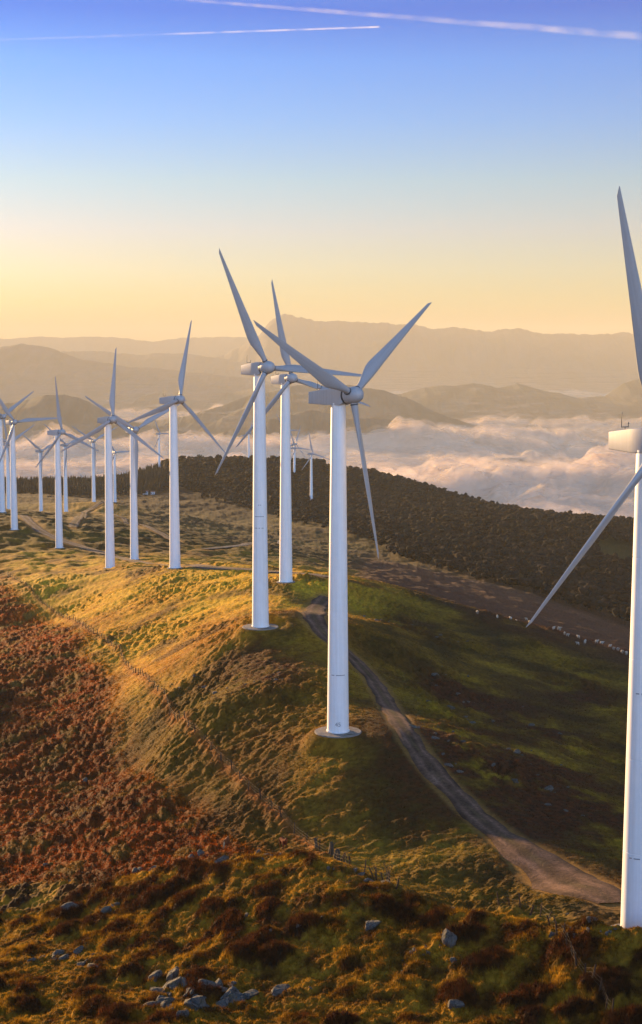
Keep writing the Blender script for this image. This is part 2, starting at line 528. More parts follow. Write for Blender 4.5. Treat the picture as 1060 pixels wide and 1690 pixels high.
def stone_mat(name, a, b_, scale=2.0, crack=True):
    m, n, l, out = mat(name)
    tc = n.new('ShaderNodeTexCoord')
    t = noise_node(n, l, scale, 8, tc.outputs['Object'], 0.7)
    r = ramp_node(n, l, t.outputs['Fac'], [(0.3, a), (0.62, b_)])
    t2 = noise_node(n, l, scale * 0.8, 3, tc.outputs['Object'])
    moss = ramp_node(n, l, t2.outputs['Fac'], [(0.55, (0, 0, 0)), (0.7, (1, 1, 1))])
    c = mixc(n, l, r.outputs[0], (0.07, 0.06, 0.03), moss.outputs[0])
    b = n.new('ShaderNodeBsdfPrincipled'); b.inputs['Roughness'].default_value = 0.9
    b.inputs['Specular IOR Level'].default_value = 0.2
    vo = n.new('ShaderNodeTexVoronoi'); vo.feature = 'DISTANCE_TO_EDGE'; vo.inputs['Scale'].default_value = scale * 0.9
    wv = n.new('ShaderNodeMix'); wv.data_type = 'RGBA'; wv.inputs['Factor'].default_value = 0.25
    l.new(tc.outputs['Object'], wv.inputs['A']); l.new(t.outputs['Color'], wv.inputs['B']); l.new(wv.outputs['Result'], vo.inputs['Vector'])
    ck = ramp_node(n, l, vo.outputs['Distance'], [(0.0, (0.25, 0.25, 0.25)), (0.05, (1, 1, 1))])
    if crack: c = mixc(n, l, c, ck.outputs[0], mode='MULTIPLY', val=1.0)
    bp = n.new('ShaderNodeBump'); bp.inputs['Distance'].default_value = 0.15
    l.new(t.outputs['Fac'], bp.inputs['Height']); l.new(bp.outputs[0], b.inputs['Normal'])
    l.new(c, b.inputs['Base Color']); l.new(b.outputs[0], out.inputs[0])
    return m
M_rock = stone_mat('limestone', (0.035, 0.033, 0.03), (0.125, 0.115, 0.10))
M_conc = stone_mat('concrete', (0.13, 0.115, 0.10), (0.24, 0.215, 0.19), 0.8, False)

def plain(name, col, rough=0.9, var=0.3, scale=6.0):
    m, n, l, out = mat(name)
    tc = n.new('ShaderNodeTexCoord')
    t = noise_node(n, l, scale, 4, tc.outputs['Object'])
    r = ramp_node(n, l, t.outputs['Fac'], [(0.3, tuple(x * (1 - var) for x in col)), (0.7, tuple(x * (1 + var) for x in col))])
    b = n.new('ShaderNodeBsdfPrincipled'); b.inputs['Roughness'].default_value = rough; b.inputs['Specular IOR Level'].default_value = 0.12
    l.new(r.outputs[0], b.inputs['Base Color']); l.new(b.outputs[0], out.inputs[0])
    return m
M_wood = plain('weathered_wood', (0.05, 0.03, 0.02))
M_wire = plain('fence_wire', (0.07, 0.055, 0.045), 0.6)
M_bark = plain('bark', (0.06, 0.045, 0.03))
M_coat = plain('chestnut_coat', (0.15, 0.045, 0.014), 0.9, 0.2, 2)
M_coat2 = plain('dark_bay_coat', (0.12, 0.026, 0.010), 0.9, 0.2, 2)
M_mane = plain('pale_mane', (0.35, 0.25, 0.14), 0.8)
M_mane2 = plain('dark_mane', (0.02, 0.012, 0.008), 0.8)
M_wool = plain('wool', (0.33, 0.29, 0.23), 1.0, 0.15, 8)
M_wall = plain('whitewash', (0.75, 0.74, 0.72), 0.9, 0.05)
M_roof = plain('tiled_roof', (0.22, 0.10, 0.07), 0.9)

# ------------------------------------------------------------------ turbines: where they stand
# base pixel, hub pixel row, distance, yaw (deg), rotor phase, label
TURB = [
    # bx, by, dist, psi, phase
    (1051, 1545, 130.0, 63, -13, 'nearest white wind turbine, cut off by the right edge beside the gravel turning area'),
    (558, 1207, 196.0, 39, 55, 'large central white wind turbine with a blade crossing in front of its nacelle'),
    (430, 1034, 257.0, 53, -25, 'white wind turbine whose tower carries dark dashes, just left of the largest central one'),
    (472, 960, 328.0, 54, -12, 'white wind turbine between the two central towers, beside the ridge track'),
    (289, 937, 396.0, 39, 15, 'white wind turbine on the ridge edge, one blade level to the left and one raised'),
    (182, 937, 449.0, 47, 6, 'white wind turbine on golden grass, one blade straight up'),
    (222, 923, 513.0, 60, -57, 'white wind turbine just past the ridge track with two raised blades in a wide V'),
    (98, 904, 575.0, 32, -6, 'white wind turbine by the bend of the ridge track, upright blade against the dark hump'),
    (24, 874, 620.0, 53, -33, 'white wind turbine at the left ridge end with a level blade pointing right'),
    (4, 845, 700.0, 40, -62, 'white wind turbine cut by the left edge of the picture, thickest tower there'),
    (15, 856, 890.0, 42, 60, 'thin distant wind turbine squeezed between the two towers at the left edge'),
    (68, 848, 1056.0, 45, -52, 'small distant wind turbine at the left foot of the knoll in front of the conifers'),
    (109, 845, 990.0, 50, -49, 'small distant wind turbine partly hidden behind the tower by the track bend'),
    (155, 828, 1098.0, 55, -57, 'small distant wind turbine on top of the green knoll'),
    (190, 829, 1330.0, 60, -30, 'tiny wind turbine behind the knoll, mostly hidden by a nearer tower'),
    (263, 775, 1730.0, 42, -25, 'tiny wind turbine behind the wooded hill left of its raised tree clump'),
    (411, 776, 1800.0, 42, 20, 'tiny wind turbine among the hilltop trees just left of the two central towers'),
    (468, 780, 1600.0, 50, -30, 'tiny wind turbine on the wooded hill hidden behind a central tower, only blades showing'),
    (486.5, 800, 1640.0, 45, 22, 'tiny wind turbine on the wooded hill, upper rotor of the two that overlap'),
    (486, 810, 1560.0, 45, -22, 'tiny wind turbine on the wooded hill, lower rotor of the two that overlap'),
    (514, 828, 1390.0, 48, -12, 'tiny wind turbine low on the wooded hillside left of the largest central tower'),
]
T_POS = []
for (bx, by, d, psi, ph, lab) in TURB:
    x, y, z = at(bx, by, d)
    near_t = d < 700
    zz = float(macro(np.array([x]), np.array([y]))[0])
    T_POS.append((x, y, z if near_t else min(z, zz + 1.5)))
    if near_t:
        PADS.append((x, y, 3.2 if d < 300 else 2.2, z))

# ------------------------------------------------------------------ ground
rows = [1.0]
while rows[-1] < 2700:
    d = rows[-1]
    if d < 97: st = max(0.5, (97 - d) * 0.12)
    else: st = min(max(d * d / 155000.0, 0.09), 9.0)
    rows.append(d + st)
while rows[-1] < 12000:
    rows.append(rows[-1] * 1.04)
rows = np.array(rows)
core = np.linspace(-0.235, 0.235, 1000)
def wing(s):
    w = [0.235]; st = 0.0006
    while w[-1] < 1.3:
        w.append(w[-1] + st); st = min(st * 1.06, 0.03)
    return s * np.array(w[1:])
cols = np.concatenate([wing(-1)[::-1], core, wing(1)])
GY, GU = np.meshgrid(rows, cols, indexing='ij')
GX = GU * (GY + 8 * (GY < 60))
gz, mo, fg, br, n1, n2, tm, hrel = height(GX, GY, True)
gx, gy = GX.ravel(), GY.ravel()
gu = gx / np.maximum(gy, 1)
gn = fbm(gx / 3.1, gy / 3.1, 3, 91)
gn2 = fbm(gx / 0.9, gy / 0.9, 2, 92)

SCREE = [(*hit(*p)[:2], r_, w_) for p, r_, w_ in (((770, 1150), 10, 1.2), ((800, 1250), 13, 1.3), ((870, 1290), 14, 1.3), ((960, 1330), 13, 1.2), ((900, 1210), 11, 1.0), ((960, 1150), 12, 0.8), ((690, 1040), 9, 0.5), ((800, 1015), 10, 0.7), ((900, 1045), 10, 0.7), ((440, 1110), 7, 0.9), ((400, 1085), 6, 0.6))]

def ground_color(gx, gy, mo, fg, br, n1, n2, tm, hrel, gn, gn2):
    def lerp(a, b, k): return a + (b - a) * k[:, None]
    one = np.ones((len(gx), 1))
    c3 = lambda r, g, b: one * np.array([[r, g, b]])
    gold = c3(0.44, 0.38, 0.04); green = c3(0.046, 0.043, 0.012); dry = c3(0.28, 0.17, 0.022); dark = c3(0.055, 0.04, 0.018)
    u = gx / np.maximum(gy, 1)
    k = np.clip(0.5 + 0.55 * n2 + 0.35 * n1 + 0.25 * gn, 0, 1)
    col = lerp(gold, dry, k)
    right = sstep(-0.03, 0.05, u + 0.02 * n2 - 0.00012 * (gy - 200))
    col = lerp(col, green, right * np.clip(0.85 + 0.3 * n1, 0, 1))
    # heathery dark patches in the grass
    p = sstep(0.18, 0.6, fbm(gx / 19, gy / 23, 4, 95)) * 0.75
    col = lerp(col, dark, p)
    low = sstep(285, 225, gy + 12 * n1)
    col = lerp(col, lerp(c3(0.058, 0.05, 0.010), c3(0.042, 0.026, 0.009), np.clip(0.45 + 0.9 * n2 + 0.4 * gn, 0, 1)), low * (1 - right) * 0.85)  # lower grass darkened in its colour, standing in for shade on the slope
    # bracken
    rb = lerp(c3(0.25, 0.078, 0.010), c3(0.075, 0.032, 0.010), np.clip(0.5 + 0.6 * n1 + 0.5 * gn, 0, 1))
    rb = lerp(rb, c3(0.16, 0.115, 0.03), sstep(0.15, 0.5, fbm(gx / 6, gy / 6, 3, 96)))
    col = lerp(col, rb, br)
    # foreground: mossy turf between, heather on the mounds
    turf = lerp(c3(0.40, 0.30, 0.034), c3(0.10, 0.06, 0.014), np.clip(0.5 + 0.7 * gn, 0, 1))
    hea = lerp(c3(0.026, 0.015, 0.009), c3(0.075, 0.033, 0.012), np.clip(0.3 + 0.5 * n1 + 0.8 * gn2, 0, 1))
    f = lerp(turf, hea, sstep(0.02, 0.62, mo + 0.30 * gn + 0.25 * n1 + 0.2 * gn2))
    col = lerp(col, f, fg)
    # beyond the ridge
    far = sstep(480, 640, gy + 20 * n1)
    fcol = lerp(c3(0.062, 0.062, 0.014), c3(0.036, 0.030, 0.013), np.clip(0.5 + 0.8 * n2 + 0.3 * n1, 0, 1))
    fcol = lerp(fcol, c3(0.075, 0.043, 0.034), sstep(0.01, 0.04, u) * sstep(1000, 700, gy))
    fcol = lerp(fcol, c3(0.013, 0.010, 0.007), sstep(1180, 1350, gy - 600 * np.clip(u, 0, 1)))
    fcol = np.where(gy[:, None] > 2600, np.array([[0.05, 0.05, 0.03]]), fcol)
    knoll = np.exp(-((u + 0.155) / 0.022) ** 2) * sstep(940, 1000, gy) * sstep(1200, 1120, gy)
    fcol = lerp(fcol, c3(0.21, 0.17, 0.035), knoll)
    ry = 330 - 420 * np.clip(u, 0, 0.25)
    edge = sstep(ry + 40, ry + 90, gy) * sstep(0.015, 0.03, u)
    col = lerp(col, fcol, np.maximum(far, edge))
    col = col * (1 + 0.35 * gn2[:, None]) 
    m = (gy > 140) & (gy < 520) & (np.abs(gx - fence_u(gy) * gy) < 12)
    if m.any():
        fd, _ = seg_dist(gx[m], gy[m], FENCE_LINE[::4])
        col[m] = lerp(col[m], c3(0.19, 0.085, 0.03)[m], np.exp(-(fd / 0.8) ** 2) * 0.6)
    for (px_, py_, rad_, w_) in SCREE:
        k = np.exp(-(((gx - px_) / rad_) ** 2 + ((gy - py_) / (rad_ * 1.5)) ** 2)) * np.clip(0.75 + 0.9 * n1 + 0.7 * gn, 0, 1.2) * w_
        col = lerp(col, lerp(c3(0.075, 0.034, 0.018), c3(0.035, 0.025, 0.018), np.clip(0.5 + gn2, 0, 1)), np.clip(k, 0, 1))
    # worn verge of the tracks
    col = lerp(col, c3(0.20, 0.15, 0.06), tm * 0.8)
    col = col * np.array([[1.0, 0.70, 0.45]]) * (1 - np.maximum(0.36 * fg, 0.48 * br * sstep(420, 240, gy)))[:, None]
    return np.clip(col, 0.003, 0.8)

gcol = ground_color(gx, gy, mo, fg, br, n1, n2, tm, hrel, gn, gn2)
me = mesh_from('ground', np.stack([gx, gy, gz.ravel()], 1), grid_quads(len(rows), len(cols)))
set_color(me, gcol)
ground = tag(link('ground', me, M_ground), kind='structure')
print('ground', len(me.vertices))

# ------------------------------------------------------------------ tracks
def build_track(name, T, color, lift, nacross=9):
    pts = T[:, :2]
    tan = np.gradient(pts, axis=0); tan /= np.linalg.norm(tan, axis=1)[:, None] + 1e-9
    nor = np.stack([-tan[:, 1], tan[:, 0]], 1)
    s = np.linspace(-1, 1, nacross)
    L = np.arange(len(pts))
    wob_l = 1 + 0.30 * fbm(L / 4.0, L * 0, 3, 5); wob_r = 1 + 0.30 * fbm(L / 4.0, L * 0 + 9, 3, 6)
    off = np.where(s[None] < 0, s[None] * (T[:, 2] * wob_l)[:, None], s[None] * (T[:, 2] * wob_r)[:, None])
    x = pts[:, 0:1] + nor[:, 0:1] * off; y = pts[:, 1:2] + nor[:, 1:2] * off
    z = macro(x, y) + lift + 0.04 * fbm(x / 1.5, y / 1.5, 2, 8) - 0.10 * (np.abs(s)[None] > 0.99)
    me = mesh_from(name, np.stack([x, y, z], -1).reshape(-1, 3), grid_quads(len(pts), nacross))
    rut = np.exp(-((np.abs(s) - 0.52) / 0.2) ** 2)[None] * np.ones((len(pts), 1))
    n = fbm(x / 2.2, y / 2.2, 3, 14)
    k = np.clip(0.62 + 0.6 * rut + 0.5 * n, 0.25, 1.7).ravel()[:, None]
    cc = np.array([color]) * k
    mid = (np.exp(-(s / 0.18) ** 2)[None] * np.clip(0.5 + 0.9 * fbm(x / 6, y / 6, 2, 15), 0, 1)).ravel()[:, None] * 0.7
    cc = cc * (1 - mid) + np.array([[0.12, 0.09, 0.035]]) * mid
    set_color(me, cc)
    o = link(name, me, M_track)
    return tag(o, kind='structure')
M_track = attr_material('gravel', 1.0, 2.2, 0.12, 0.0, 0.6)
build_track('path', TRACK_MAIN, (0.115, 0.068, 0.046), 0.03, 13)
build_track('path', TRACK_RIDGE, (0.15, 0.11, 0.085), 0.06)
build_track('path', TRACK_KNOLL, (0.14, 0.10, 0.07), 0.6)
build_track('path', TRACK_VALLEY, (0.13, 0.095, 0.075), 0.6)
build_track('path', TRACK_PALE, (0.18, 0.15, 0.12), 0.6)

# ------------------------------------------------------------------ turbine parts (hub at 45 m, rotor radius about 21.5 m)
def lathe(name, prof, seg=40):
    """prof: list of (radius, z)"""
    a = np.linspace(0, 2 * math.pi, seg, endpoint=False)
    v = np.array([[r * math.cos(t), r * math.sin(t), z] for r, z in prof for t in a])
    q = []
    for i in range(len(prof) - 1):
        for j in range(seg):
            k = (j + 1) % seg
            q.append((i * seg + j, i * seg + k, (i + 1) * seg + k, (i + 1) * seg + j))
    return v, q

def tower_profile():
    p = []
    z0, z1 = 0.05, 43.72
    r = lambda z: 1.46 + (0.97 - 1.46) * (z / z1)
    p.append((r(0) + 0.10, z0)); p.append((r(0) + 0.10, 0.22)); p.append((r(0) + 0.005, 0.24))
    z = 0.24
    for s in (8.0, 16.5, 25.5, 34.5):
        p += [(r(s - 0.05), s - 0.05), (r(s) - 0.025, s - 0.03), (r(s) - 0.025, s + 0.03), (r(s + 0.05), s + 0.05)]
    p += [(r(z1), z1), (r(z1) + 0.06, z1), (r(z1) + 0.06, z1 + 0.2)]
    return p
tv, tq = lathe('tower', tower_profile(), 44)
ME_TOWER = mesh_from('tower', tv, tq); ME_TOWER.materials.append(M_white)
ME_TOWER.set_sharp_from_angle(angle=R(35))

def flange_mesh(z, arcs):
    """a dark joint line: short raised bolt strips round part of the tower"""
    bm = bmesh.new()
    r0 = 1.46 + (0.97 - 1.46) * (z / 43.72) + 0.004
    for a0, a1 in arcs:
        n = max(2, int((a1 - a0) / 0.12)); prev = None
        for i in range(n + 1):
            t = a0 + (a1 - a0) * i / n
            c, s = math.cos(t), math.sin(t)
            vs = [bm.verts.new((r * c, r * s, zz)) for r, zz in ((r0 - 0.02, z - 0.05), (r0 + 0.02, z - 0.05), (r0 + 0.02, z + 0.05), (r0 - 0.02, z + 0.05))]
            if prev:
                for k in range(4):
                    bm.faces.new((prev[k], prev[(k + 1) % 4], vs[(k + 1) % 4], vs[k]))
            prev = vs
    return bm_mesh('joint_line', bm)

# nacelle: long box, top sloping up to the rotor, rounded edges
def nacelle_mesh():
    bm = bmesh.new()
    secs = [(-4.35, 0.86, -1.20, 0.28), (-4.30, 0.92, -1.24, 0.34), (-1.2, 1.02, -1.38, 0.74), (0.9, 1.02, -1.34, 0.92), (1.28, 0.88, -1.08, 0.84)]
    prev = None
    rings = []
    for (x, w, b, t) in secs:
        pts = []
        rad = 0.10
        for (sy, zz, sz) in ((1, b, 1), (1, t, -1), (-1, t, -1), (-1, b, 1)):
            corner = [(sy * w, zz)]
            for k in range(4):
                a = k / 3 * math.pi / 2
                cy = sy * (w - rad); cz = zz + sz * rad
                if (sy, sz) in ((1, 1), (-1, -1)):
                    pts.append((cy + sy * rad * math.sin(a), cz - sz * rad * math.cos(a)))
                else:
                    pts.append((cy + sy * rad * math.cos(a), cz - sz * rad * math.sin(a)))
        rings.append([bm.verts.new((x, y, z)) for y, z in pts])
    n = len(rings[0])
    for a, b in zip(rings[:-1], rings[1:]):
        for k in range(n):
            bm.faces.new((a[k], a[(k + 1) % n], b[(k + 1) % n], b[k]))
    bm.faces.new(rings[0][::-1]); bm.faces.new(rings[-1])
    # lower cowl over the tower head
    bmesh.ops.recalc_face_normals(bm, faces=bm.faces)
    return bm_mesh('nacelle', bm, True, R(30))
ME_NAC = nacelle_mesh(); ME_NAC.materials.append(M_nac)

def tube(bm, pts, r, seg=6):
    prev = None
    for i, p in enumerate(pts):
        p = Vector(p)
        d = (Vector(pts[min(i + 1, len(pts) - 1)]) - Vector(pts[max(i - 1, 0)])).normalized()
        a = d.orthogonal().normalized(); b = d.cross(a)
        rr = r[i] if isinstance(r, (list, tuple)) else r
        if prev is not None:
            a = (prev_a - d * prev_a.dot(d)).normalized(); b = d.cross(a)
        vs = [bm.verts.new(p + a * math.cos(t) * rr + b * math.sin(t) * rr) for t in [2 * math.pi * k / seg for k in range(seg)]]
        if prev:
            for k in range(seg):
                bm.faces.new((prev[k], prev[(k + 1) % seg], vs[(k + 1) % seg], vs[k]))
        else:
            bm.faces.new(vs[::-1])
        prev = vs; prev_a = a
    bm.faces.new(prev)

def one_tube(name, pts, r, seg=6):
    bm = bmesh.new(); tube(bm, pts, r, seg)
    me = bm_mesh(name, bm); me.materials.append(M_dark)
    return me
_z0 = 0.45
MAST_PARTS = [
    ('vane_post', one_tube('vane_post', [(-3.2, 0, _z0 - 0.1), (-3.2, 0, _z0 + 0.35)], 0.05)),
    ('vane_bar', one_tube('vane_bar', [(-3.2, -0.42, _z0 + 0.33), (-3.2, 0.42, _z0 + 0.33)], 0.04)),
    ('lightning_rod', one_tube('lightning_rod', [(-3.2, -0.38, _z0 + 0.33), (-3.2, -0.38, _z0 + 1.35), (-3.2, -0.30, _z0 + 1.65)], [0.035, 0.03, 0.02])),
    ('anemometer', one_tube('anemometer', [(-3.2, 0.38, _z0 + 0.33), (-3.2, 0.38, _z0 + 0.6), (-3.2, 0.38, _z0 + 0.62), (-3.2, 0.38, _z0 + 0.72)], [0.03, 0.03, 0.09, 0.07])),
    ('roof_rail', one_tube('roof_rail', [(-4.25, 0.72, 0.38), (-1.2, 0.76, 0.78), (0.8, 0.76, 0.95)], 0.03)),
]

def spinner_mesh():
    prof = [(0.0, -1.02), (0.92, -1.0), (1.05, -0.93), (1.10, -0.6), (1.10, 0.3), (1.02, 0.72), (0.84, 1.10), (0.60, 1.36), (0.30, 1.50), (0.001, 1.54)]
    v, q = lathe('s', prof, 36)
    v = v[:, [2, 0, 1]]        # along +X
    return mesh_from('spinner', v, q)
ME_SPIN = spinner_mesh(); ME_SPIN.materials.append(M_nac); ME_SPIN.set_sharp_from_angle(angle=R(40))

def collar_mesh():
    bm = bmesh.new()
    v, q = lathe('c', [(0.9, -1.2), (1.07, -1.2), (1.07, -1.03), (0.9, -1.03)], 36)
    v = v[:, [2, 0, 1]]
    return mesh_from('hub_gap', v, q)
ME_GAP = collar_mesh(); ME_GAP.materials.append(M_dark)

def blade_mesh():
    S = 30; N = 18
    L0, L1 = 0.9, 21.7
    verts = []
    for i in range(S):
        t = i / (S - 1)
        s = t ** 1.05
        r = L0 + (L1 - L0) * s
        k = (r - L0) / (L1 - L0)
        # chord and thickness
        ch = np.interp(k, [0, 0.05, 0.12, 0.20, 0.25, 0.5, 0.8, 0.97, 0.992, 1.0], [0.86, 0.88, 1.28, 1.78, 1.76, 1.26, 0.70, 0.40, 0.30, 0.06])
        th = np.interp(k, [0, 0.05, 0.15, 0.25, 0.5, 0.8, 0.97, 1.0], [0.92, 0.92, 0.66, 0.44, 0.25, 0.12, 0.06, 0.02])
        le = np.interp(k, [0, 0.05, 0.20, 1.0], [0.46, 0.46, 0.52, 0.12])
        circ = np.interp(k, [0, 0.05, 0.2], [1, 1, 0])
        tw = R(np.interp(k, [0, 0.2, 0.5, 1.0], [24, 22, 12, 7]))
        pre = 0.25 * k * k
        for j in range(N):
            a = 2 * math.pi * j / N
            cx = 0.5 + 0.5 * math.cos(a)             # 1 at the leading edge
            yt = math.sin(a) * 0.5
            foil = math.sin(a) * 0.5 * (0.25 + 0.95 * max(cx, 0) ** 0.6) 
            y = le - ch * (1 - cx)
            x = th * (circ * yt + (1 - circ) * foil)
            verts.append((x * math.cos(tw) + y * math.sin(tw) + pre, y * math.cos(tw) - x * math.sin(tw), r))
    q = []
    for i in range(S - 1):
        for j in range(N):
            k = (j + 1) % N
            q.append((i * N + j, i * N + k, (i + 1) * N + k, (i + 1) * N + j))
    return mesh_from('blade', verts, q)
ME_BLADE = blade_mesh(); ME_BLADE.materials.append(M_blade_paint)

def ring_mesh():
    v, q = lathe('r', [(0.47, 1.18), (0.53, 1.18), (0.53, 1.32), (0.47, 1.32)], 20)
    return mesh_from('root_seal', v, q)
ME_RING = ring_mesh(); ME_RING.materials.append(M_dark)

def pad_mesh(r):
    v, q = lathe('p', [(0.01, 0.02), (r - 0.08, 0.02), (r, -0.03), (r + 0.03, -1.6)], 48)
    return mesh_from('foundation', v, q)
ME_PAD_BIG = pad_mesh(3.15); ME_PAD_BIG.materials.append(M_conc)
ME_PAD_SMALL = pad_mesh(2.1); ME_PAD_SMALL.materials.append(M_conc)
for m_ in (ME_PAD_BIG, ME_PAD_SMALL): m_.set_sharp_from_angle(angle=R(30))

def text_mesh(body, size):
    cu = bpy.data.curves.new('number', 'FONT'); cu.body = body; cu.size = size; cu.align_x = 'CENTER'; cu.extrude = 0.004
    o = bpy.data.objects.new('tmp', cu); C.objects.link(o)
    dg = bpy.context.evaluated_depsgraph_get()
    me = bpy.data.meshes.new_from_object(o.evaluated_get(dg))
    bpy.data.objects.remove(o); bpy.data.curves.remove(cu)
    return me

HUB_X = 2.4
TILT = R(5.0)
for ti, (bx, by, d, psi, ph, lab) in enumerate(TURB):
    x, y, z = T_POS[ti]
    root = empty('wind_turbine', (x, y, z), -R(psi))
    tag(root, lab, 'wind turbine', 'wind turbines along the ridge')
    tw = link('tower', ME_TOWER, None, root)
    nac = link('nacelle', ME_NAC, None, root); nac.location = (0, 0, 45.0)
    if d < 1200:
        if d < 420:
            for pn, pm in MAST_PARTS:
                link(pn, pm, None, nac)
        g_ = link('hub_gap', ME_GAP, None, nac); g_.location = (HUB_X, 0, 0); g_.rotation_euler = (0, -TILT, 0)
        pad = link('foundation', ME_PAD_BIG if d < 300 else ME_PAD_SMALL, None, root)
    sp = link('spinner', ME_SPIN, None, root); sp.location = (HUB_X, 0, 45.0); sp.rotation_euler = (0, -TILT, 0)
    for k in range(3):
        b = link('blade', ME_BLADE, None, root)
        th = R(ph + 120 * k)
        Mx = Matrix.Translation((HUB_X, 0, 45.0)) @ Matrix.Rotation(-TILT, 4, 'Y') @ Matrix.Rotation(-th, 4, 'X') @ Matrix.Rotation(R(2.0), 4, 'Y') @ Matrix.Rotation(R(-{0: 24, 2: 14, 3: 14}.get(ti, 0)), 4, 'Z')
        b.matrix_local = Mx
        if d < 700:
            link('root_seal', ME_RING, None, b)
    face = -math.pi / 2 + R(psi) - math.atan2(x, y)      # side of the tower that faces the viewer, in local angles
    if ti == 2:
        for zz, arcs in ((21.4, [(face - 0.25, face - 0.1), (face - 0.02, face + 0.18)]), (19.4, [(face - 0.75, face + 0.55)]), (17.4, [(face - 0.8, face - 0.35), (face - 0.2, face + 0.0), (face + 0.2, face + 0.5)])):
            for arc in arcs: link('joint_line', flange_mesh(zz, [arc]), M_seam, tw)
    elif ti == 1:
        for arc in ((face - 0.7, face - 0.35), (face - 0.2, face + 0.7)): link('joint_line', flange_mesh(7.9, [arc]), M_seam, tw)
        nm = text_mesh('45', 0.8)
        nm.materials.append(M_seam)
        o = link('number', nm, None, tw)
        o.location = (1.475 * math.cos(face), 1.475 * math.sin(face), 1.0)
        o.rotation_euler = (R(90), 0, face + math.pi / 2)
    elif ti == 0:
        for zz, arcs in ((22.5, [(face - 0.45, face - 0.2), (face - 0.05, face + 0.2)]), (7.6, [(face - 0.6, face - 0.42), (face - 0.3, face + 0.1)])):
            for arc in arcs: link('joint_line', flange_mesh(zz, [arc]), M_seam, tw)

# ------------------------------------------------------------------ blobs for foliage / wool
def ico(sub):
    bm = bmesh.new(); bmesh.ops.create_icosphere(bm, subdivisions=sub, radius=1)
    v = np.array([p.co[:] for p in bm.verts]); f = np.array([[w.index for w in p.verts] for p in bm.faces])
    bm.free(); return v, f
ICO1 = ico(1); ICO2 = ico(2); ICO3 = ico(3)

def forest_mesh(name, pos, kinds, seed=1):
    """pos: (n,5) x,y,z,height,width; kind 0 broadleaf/pine blob, 1 conifer. Crowns of several ragged lobes on a trunk."""
    r = np.random.default_rng(seed)
    V, T, K = [], [], []
    n0 = 0
    bv, bf = ICO1
    for (x, y, z, h, w), kd in zip(pos, kinds):
        tint = r.uniform(0.8, 1.2) * (1 + 0.5 * float(noise(np.array([x / 90]), np.array([y / 90]), 3)[0]))
        base = np.array([0.026, 0.019, 0.011]) if kd else np.array([0.0095, 0.0072, 0.005])
        if r.random() < 0.18: base = np.array([0.016, 0.010, 0.007])
        if kd == 1:
            lv = 5
            for i in range(lv):
                t = i / lv
                rad = w * 0.5 * (1 - t) * r.uniform(0.8, 1.15) + 0.12
                m = 7
                a = np.arange(m) * 2 * math.pi / m + r.uniform(0, 6)
                rr = rad * r.uniform(0.65, 1.25, m)
                zz = z + h * (0.12 + 0.8 * t)
                ring = np.stack([x + rr * np.cos(a), y + rr * np.sin(a), np.full(m, zz)], 1)
                top = np.array([[x, y, zz + h * 0.28]])
                V.append(np.concatenate([ring, top])); 
                T.append(np.stack([n0 + np.arange(m), n0 + (np.arange(m) + 1) % m, np.full(m, n0 + m)], 1))
                K.append(np.tile(base * tint * r.uniform(0.8, 1.2), (m + 1, 1))); n0 += m + 1
        else:
            for i in range(r.integers(2, 5)):
                off = r.normal(0, 1, 3) * np.array([0.22, 0.22, 0.15])
                c = np.array([x + off[0] * w, y + off[1] * w, z + h * (0.66 + off[2])])
                sc = np.array([w * 0.36, w * 0.36, h * 0.24]) * r.uniform(0.7, 1.25, 3)
                v = bv * r.uniform(0.68, 1.3, (len(bv), 1)) * sc + c
                V.append(v); T.append(bf + n0); K.append(np.tile(base * tint * r.uniform(0.75, 1.3), (len(v), 1))); n0 += len(v)
        # trunk
        m = 4; a = np.arange(m) * math.pi / 2
        rt = 0.02 * h
        V.append(np.concatenate([np.stack([x + rt * np.cos(a), y + rt * np.sin(a), np.full(m, z - 1.0)], 1), [[x, y, z + h * 0.75]]]))
        T.append(np.stack([n0 + np.arange(m), n0 + (np.arange(m) + 1) % m, np.full(m, n0 + m)], 1)); K.append(np.tile([[0.05, 0.035, 0.025]], (m + 1, 1))); n0 += m + 1
    me = mesh_from(name, np.concatenate(V), None, np.concatenate(T), False)
    set_color(me, np.concatenate(K))
    return me

def scatter_frustum(n, y0, y1, u0, u1, r):
    y = np.sqrt(r.uniform(y0 * y0, y1 * y1, n)); u = r.uniform(u0, u1, n)
    return u * y, y

# wooded hill
r = np.random.default_rng(21)
x, y = scatter_frustum(60000, 700, 1900, -0.30, 0.30, r)
u = x / y
n = fbm(x / 130, y / 130, 3, 101)
lim = np.interp(u, [-0.30, -0.115, -0.10, -0.05, 0.0, 0.05, 0.10, 0.16, 0.21, 0.3], [1440, 1440, 1500, 1330, 1130, 960, 860, 760, 690, 650])
keep = (y > lim + 60 * n) & (y < np.interp(u, [0.035, 0.07, 0.11, 0.15, 0.2, 0.3], [1860, 1640, 1530, 1430, 1370, 1340])) & ~((u > -0.20) & (u < -0.11) & (y < 1380))
pr = np.where(y < lim + 130 + 60 * n, 0.45, 0.75)
keep &= r.random(len(x)) < pr * np.where(y < 1100, 1.0, 0.62)
keep &= ~((u > 0.185) & (u < 0.215) & (y > 985) & (y < 1080))
x, y, u = x[keep], y[keep], u[keep]
z = macro(x, y)
con = (u < -0.105) & (y < 1800)
hgt = np.where(con, r.uniform(8, 12.5, len(x)), r.uniform(4.5, 8.0, len(x)))
clump = (u > -0.108) & (u < 0.0) & (y > 1640)
hgt = np.where(clump, r.uniform(7, 12.0, len(x)), hgt)
wid = np.where(con, hgt * 0.38, hgt * r.uniform(0.7, 1.1, len(x)))
pos = np.stack([x, y, z, hgt, wid], 1)
print('trees', len(x))
fm = forest_mesh('forest', pos[~con], np.zeros((~con).sum(), int), 3)
tag(link('forest', fm, M_tree), kind='stuff', label='dark mixed woodland covering the far hill', cat='forest')
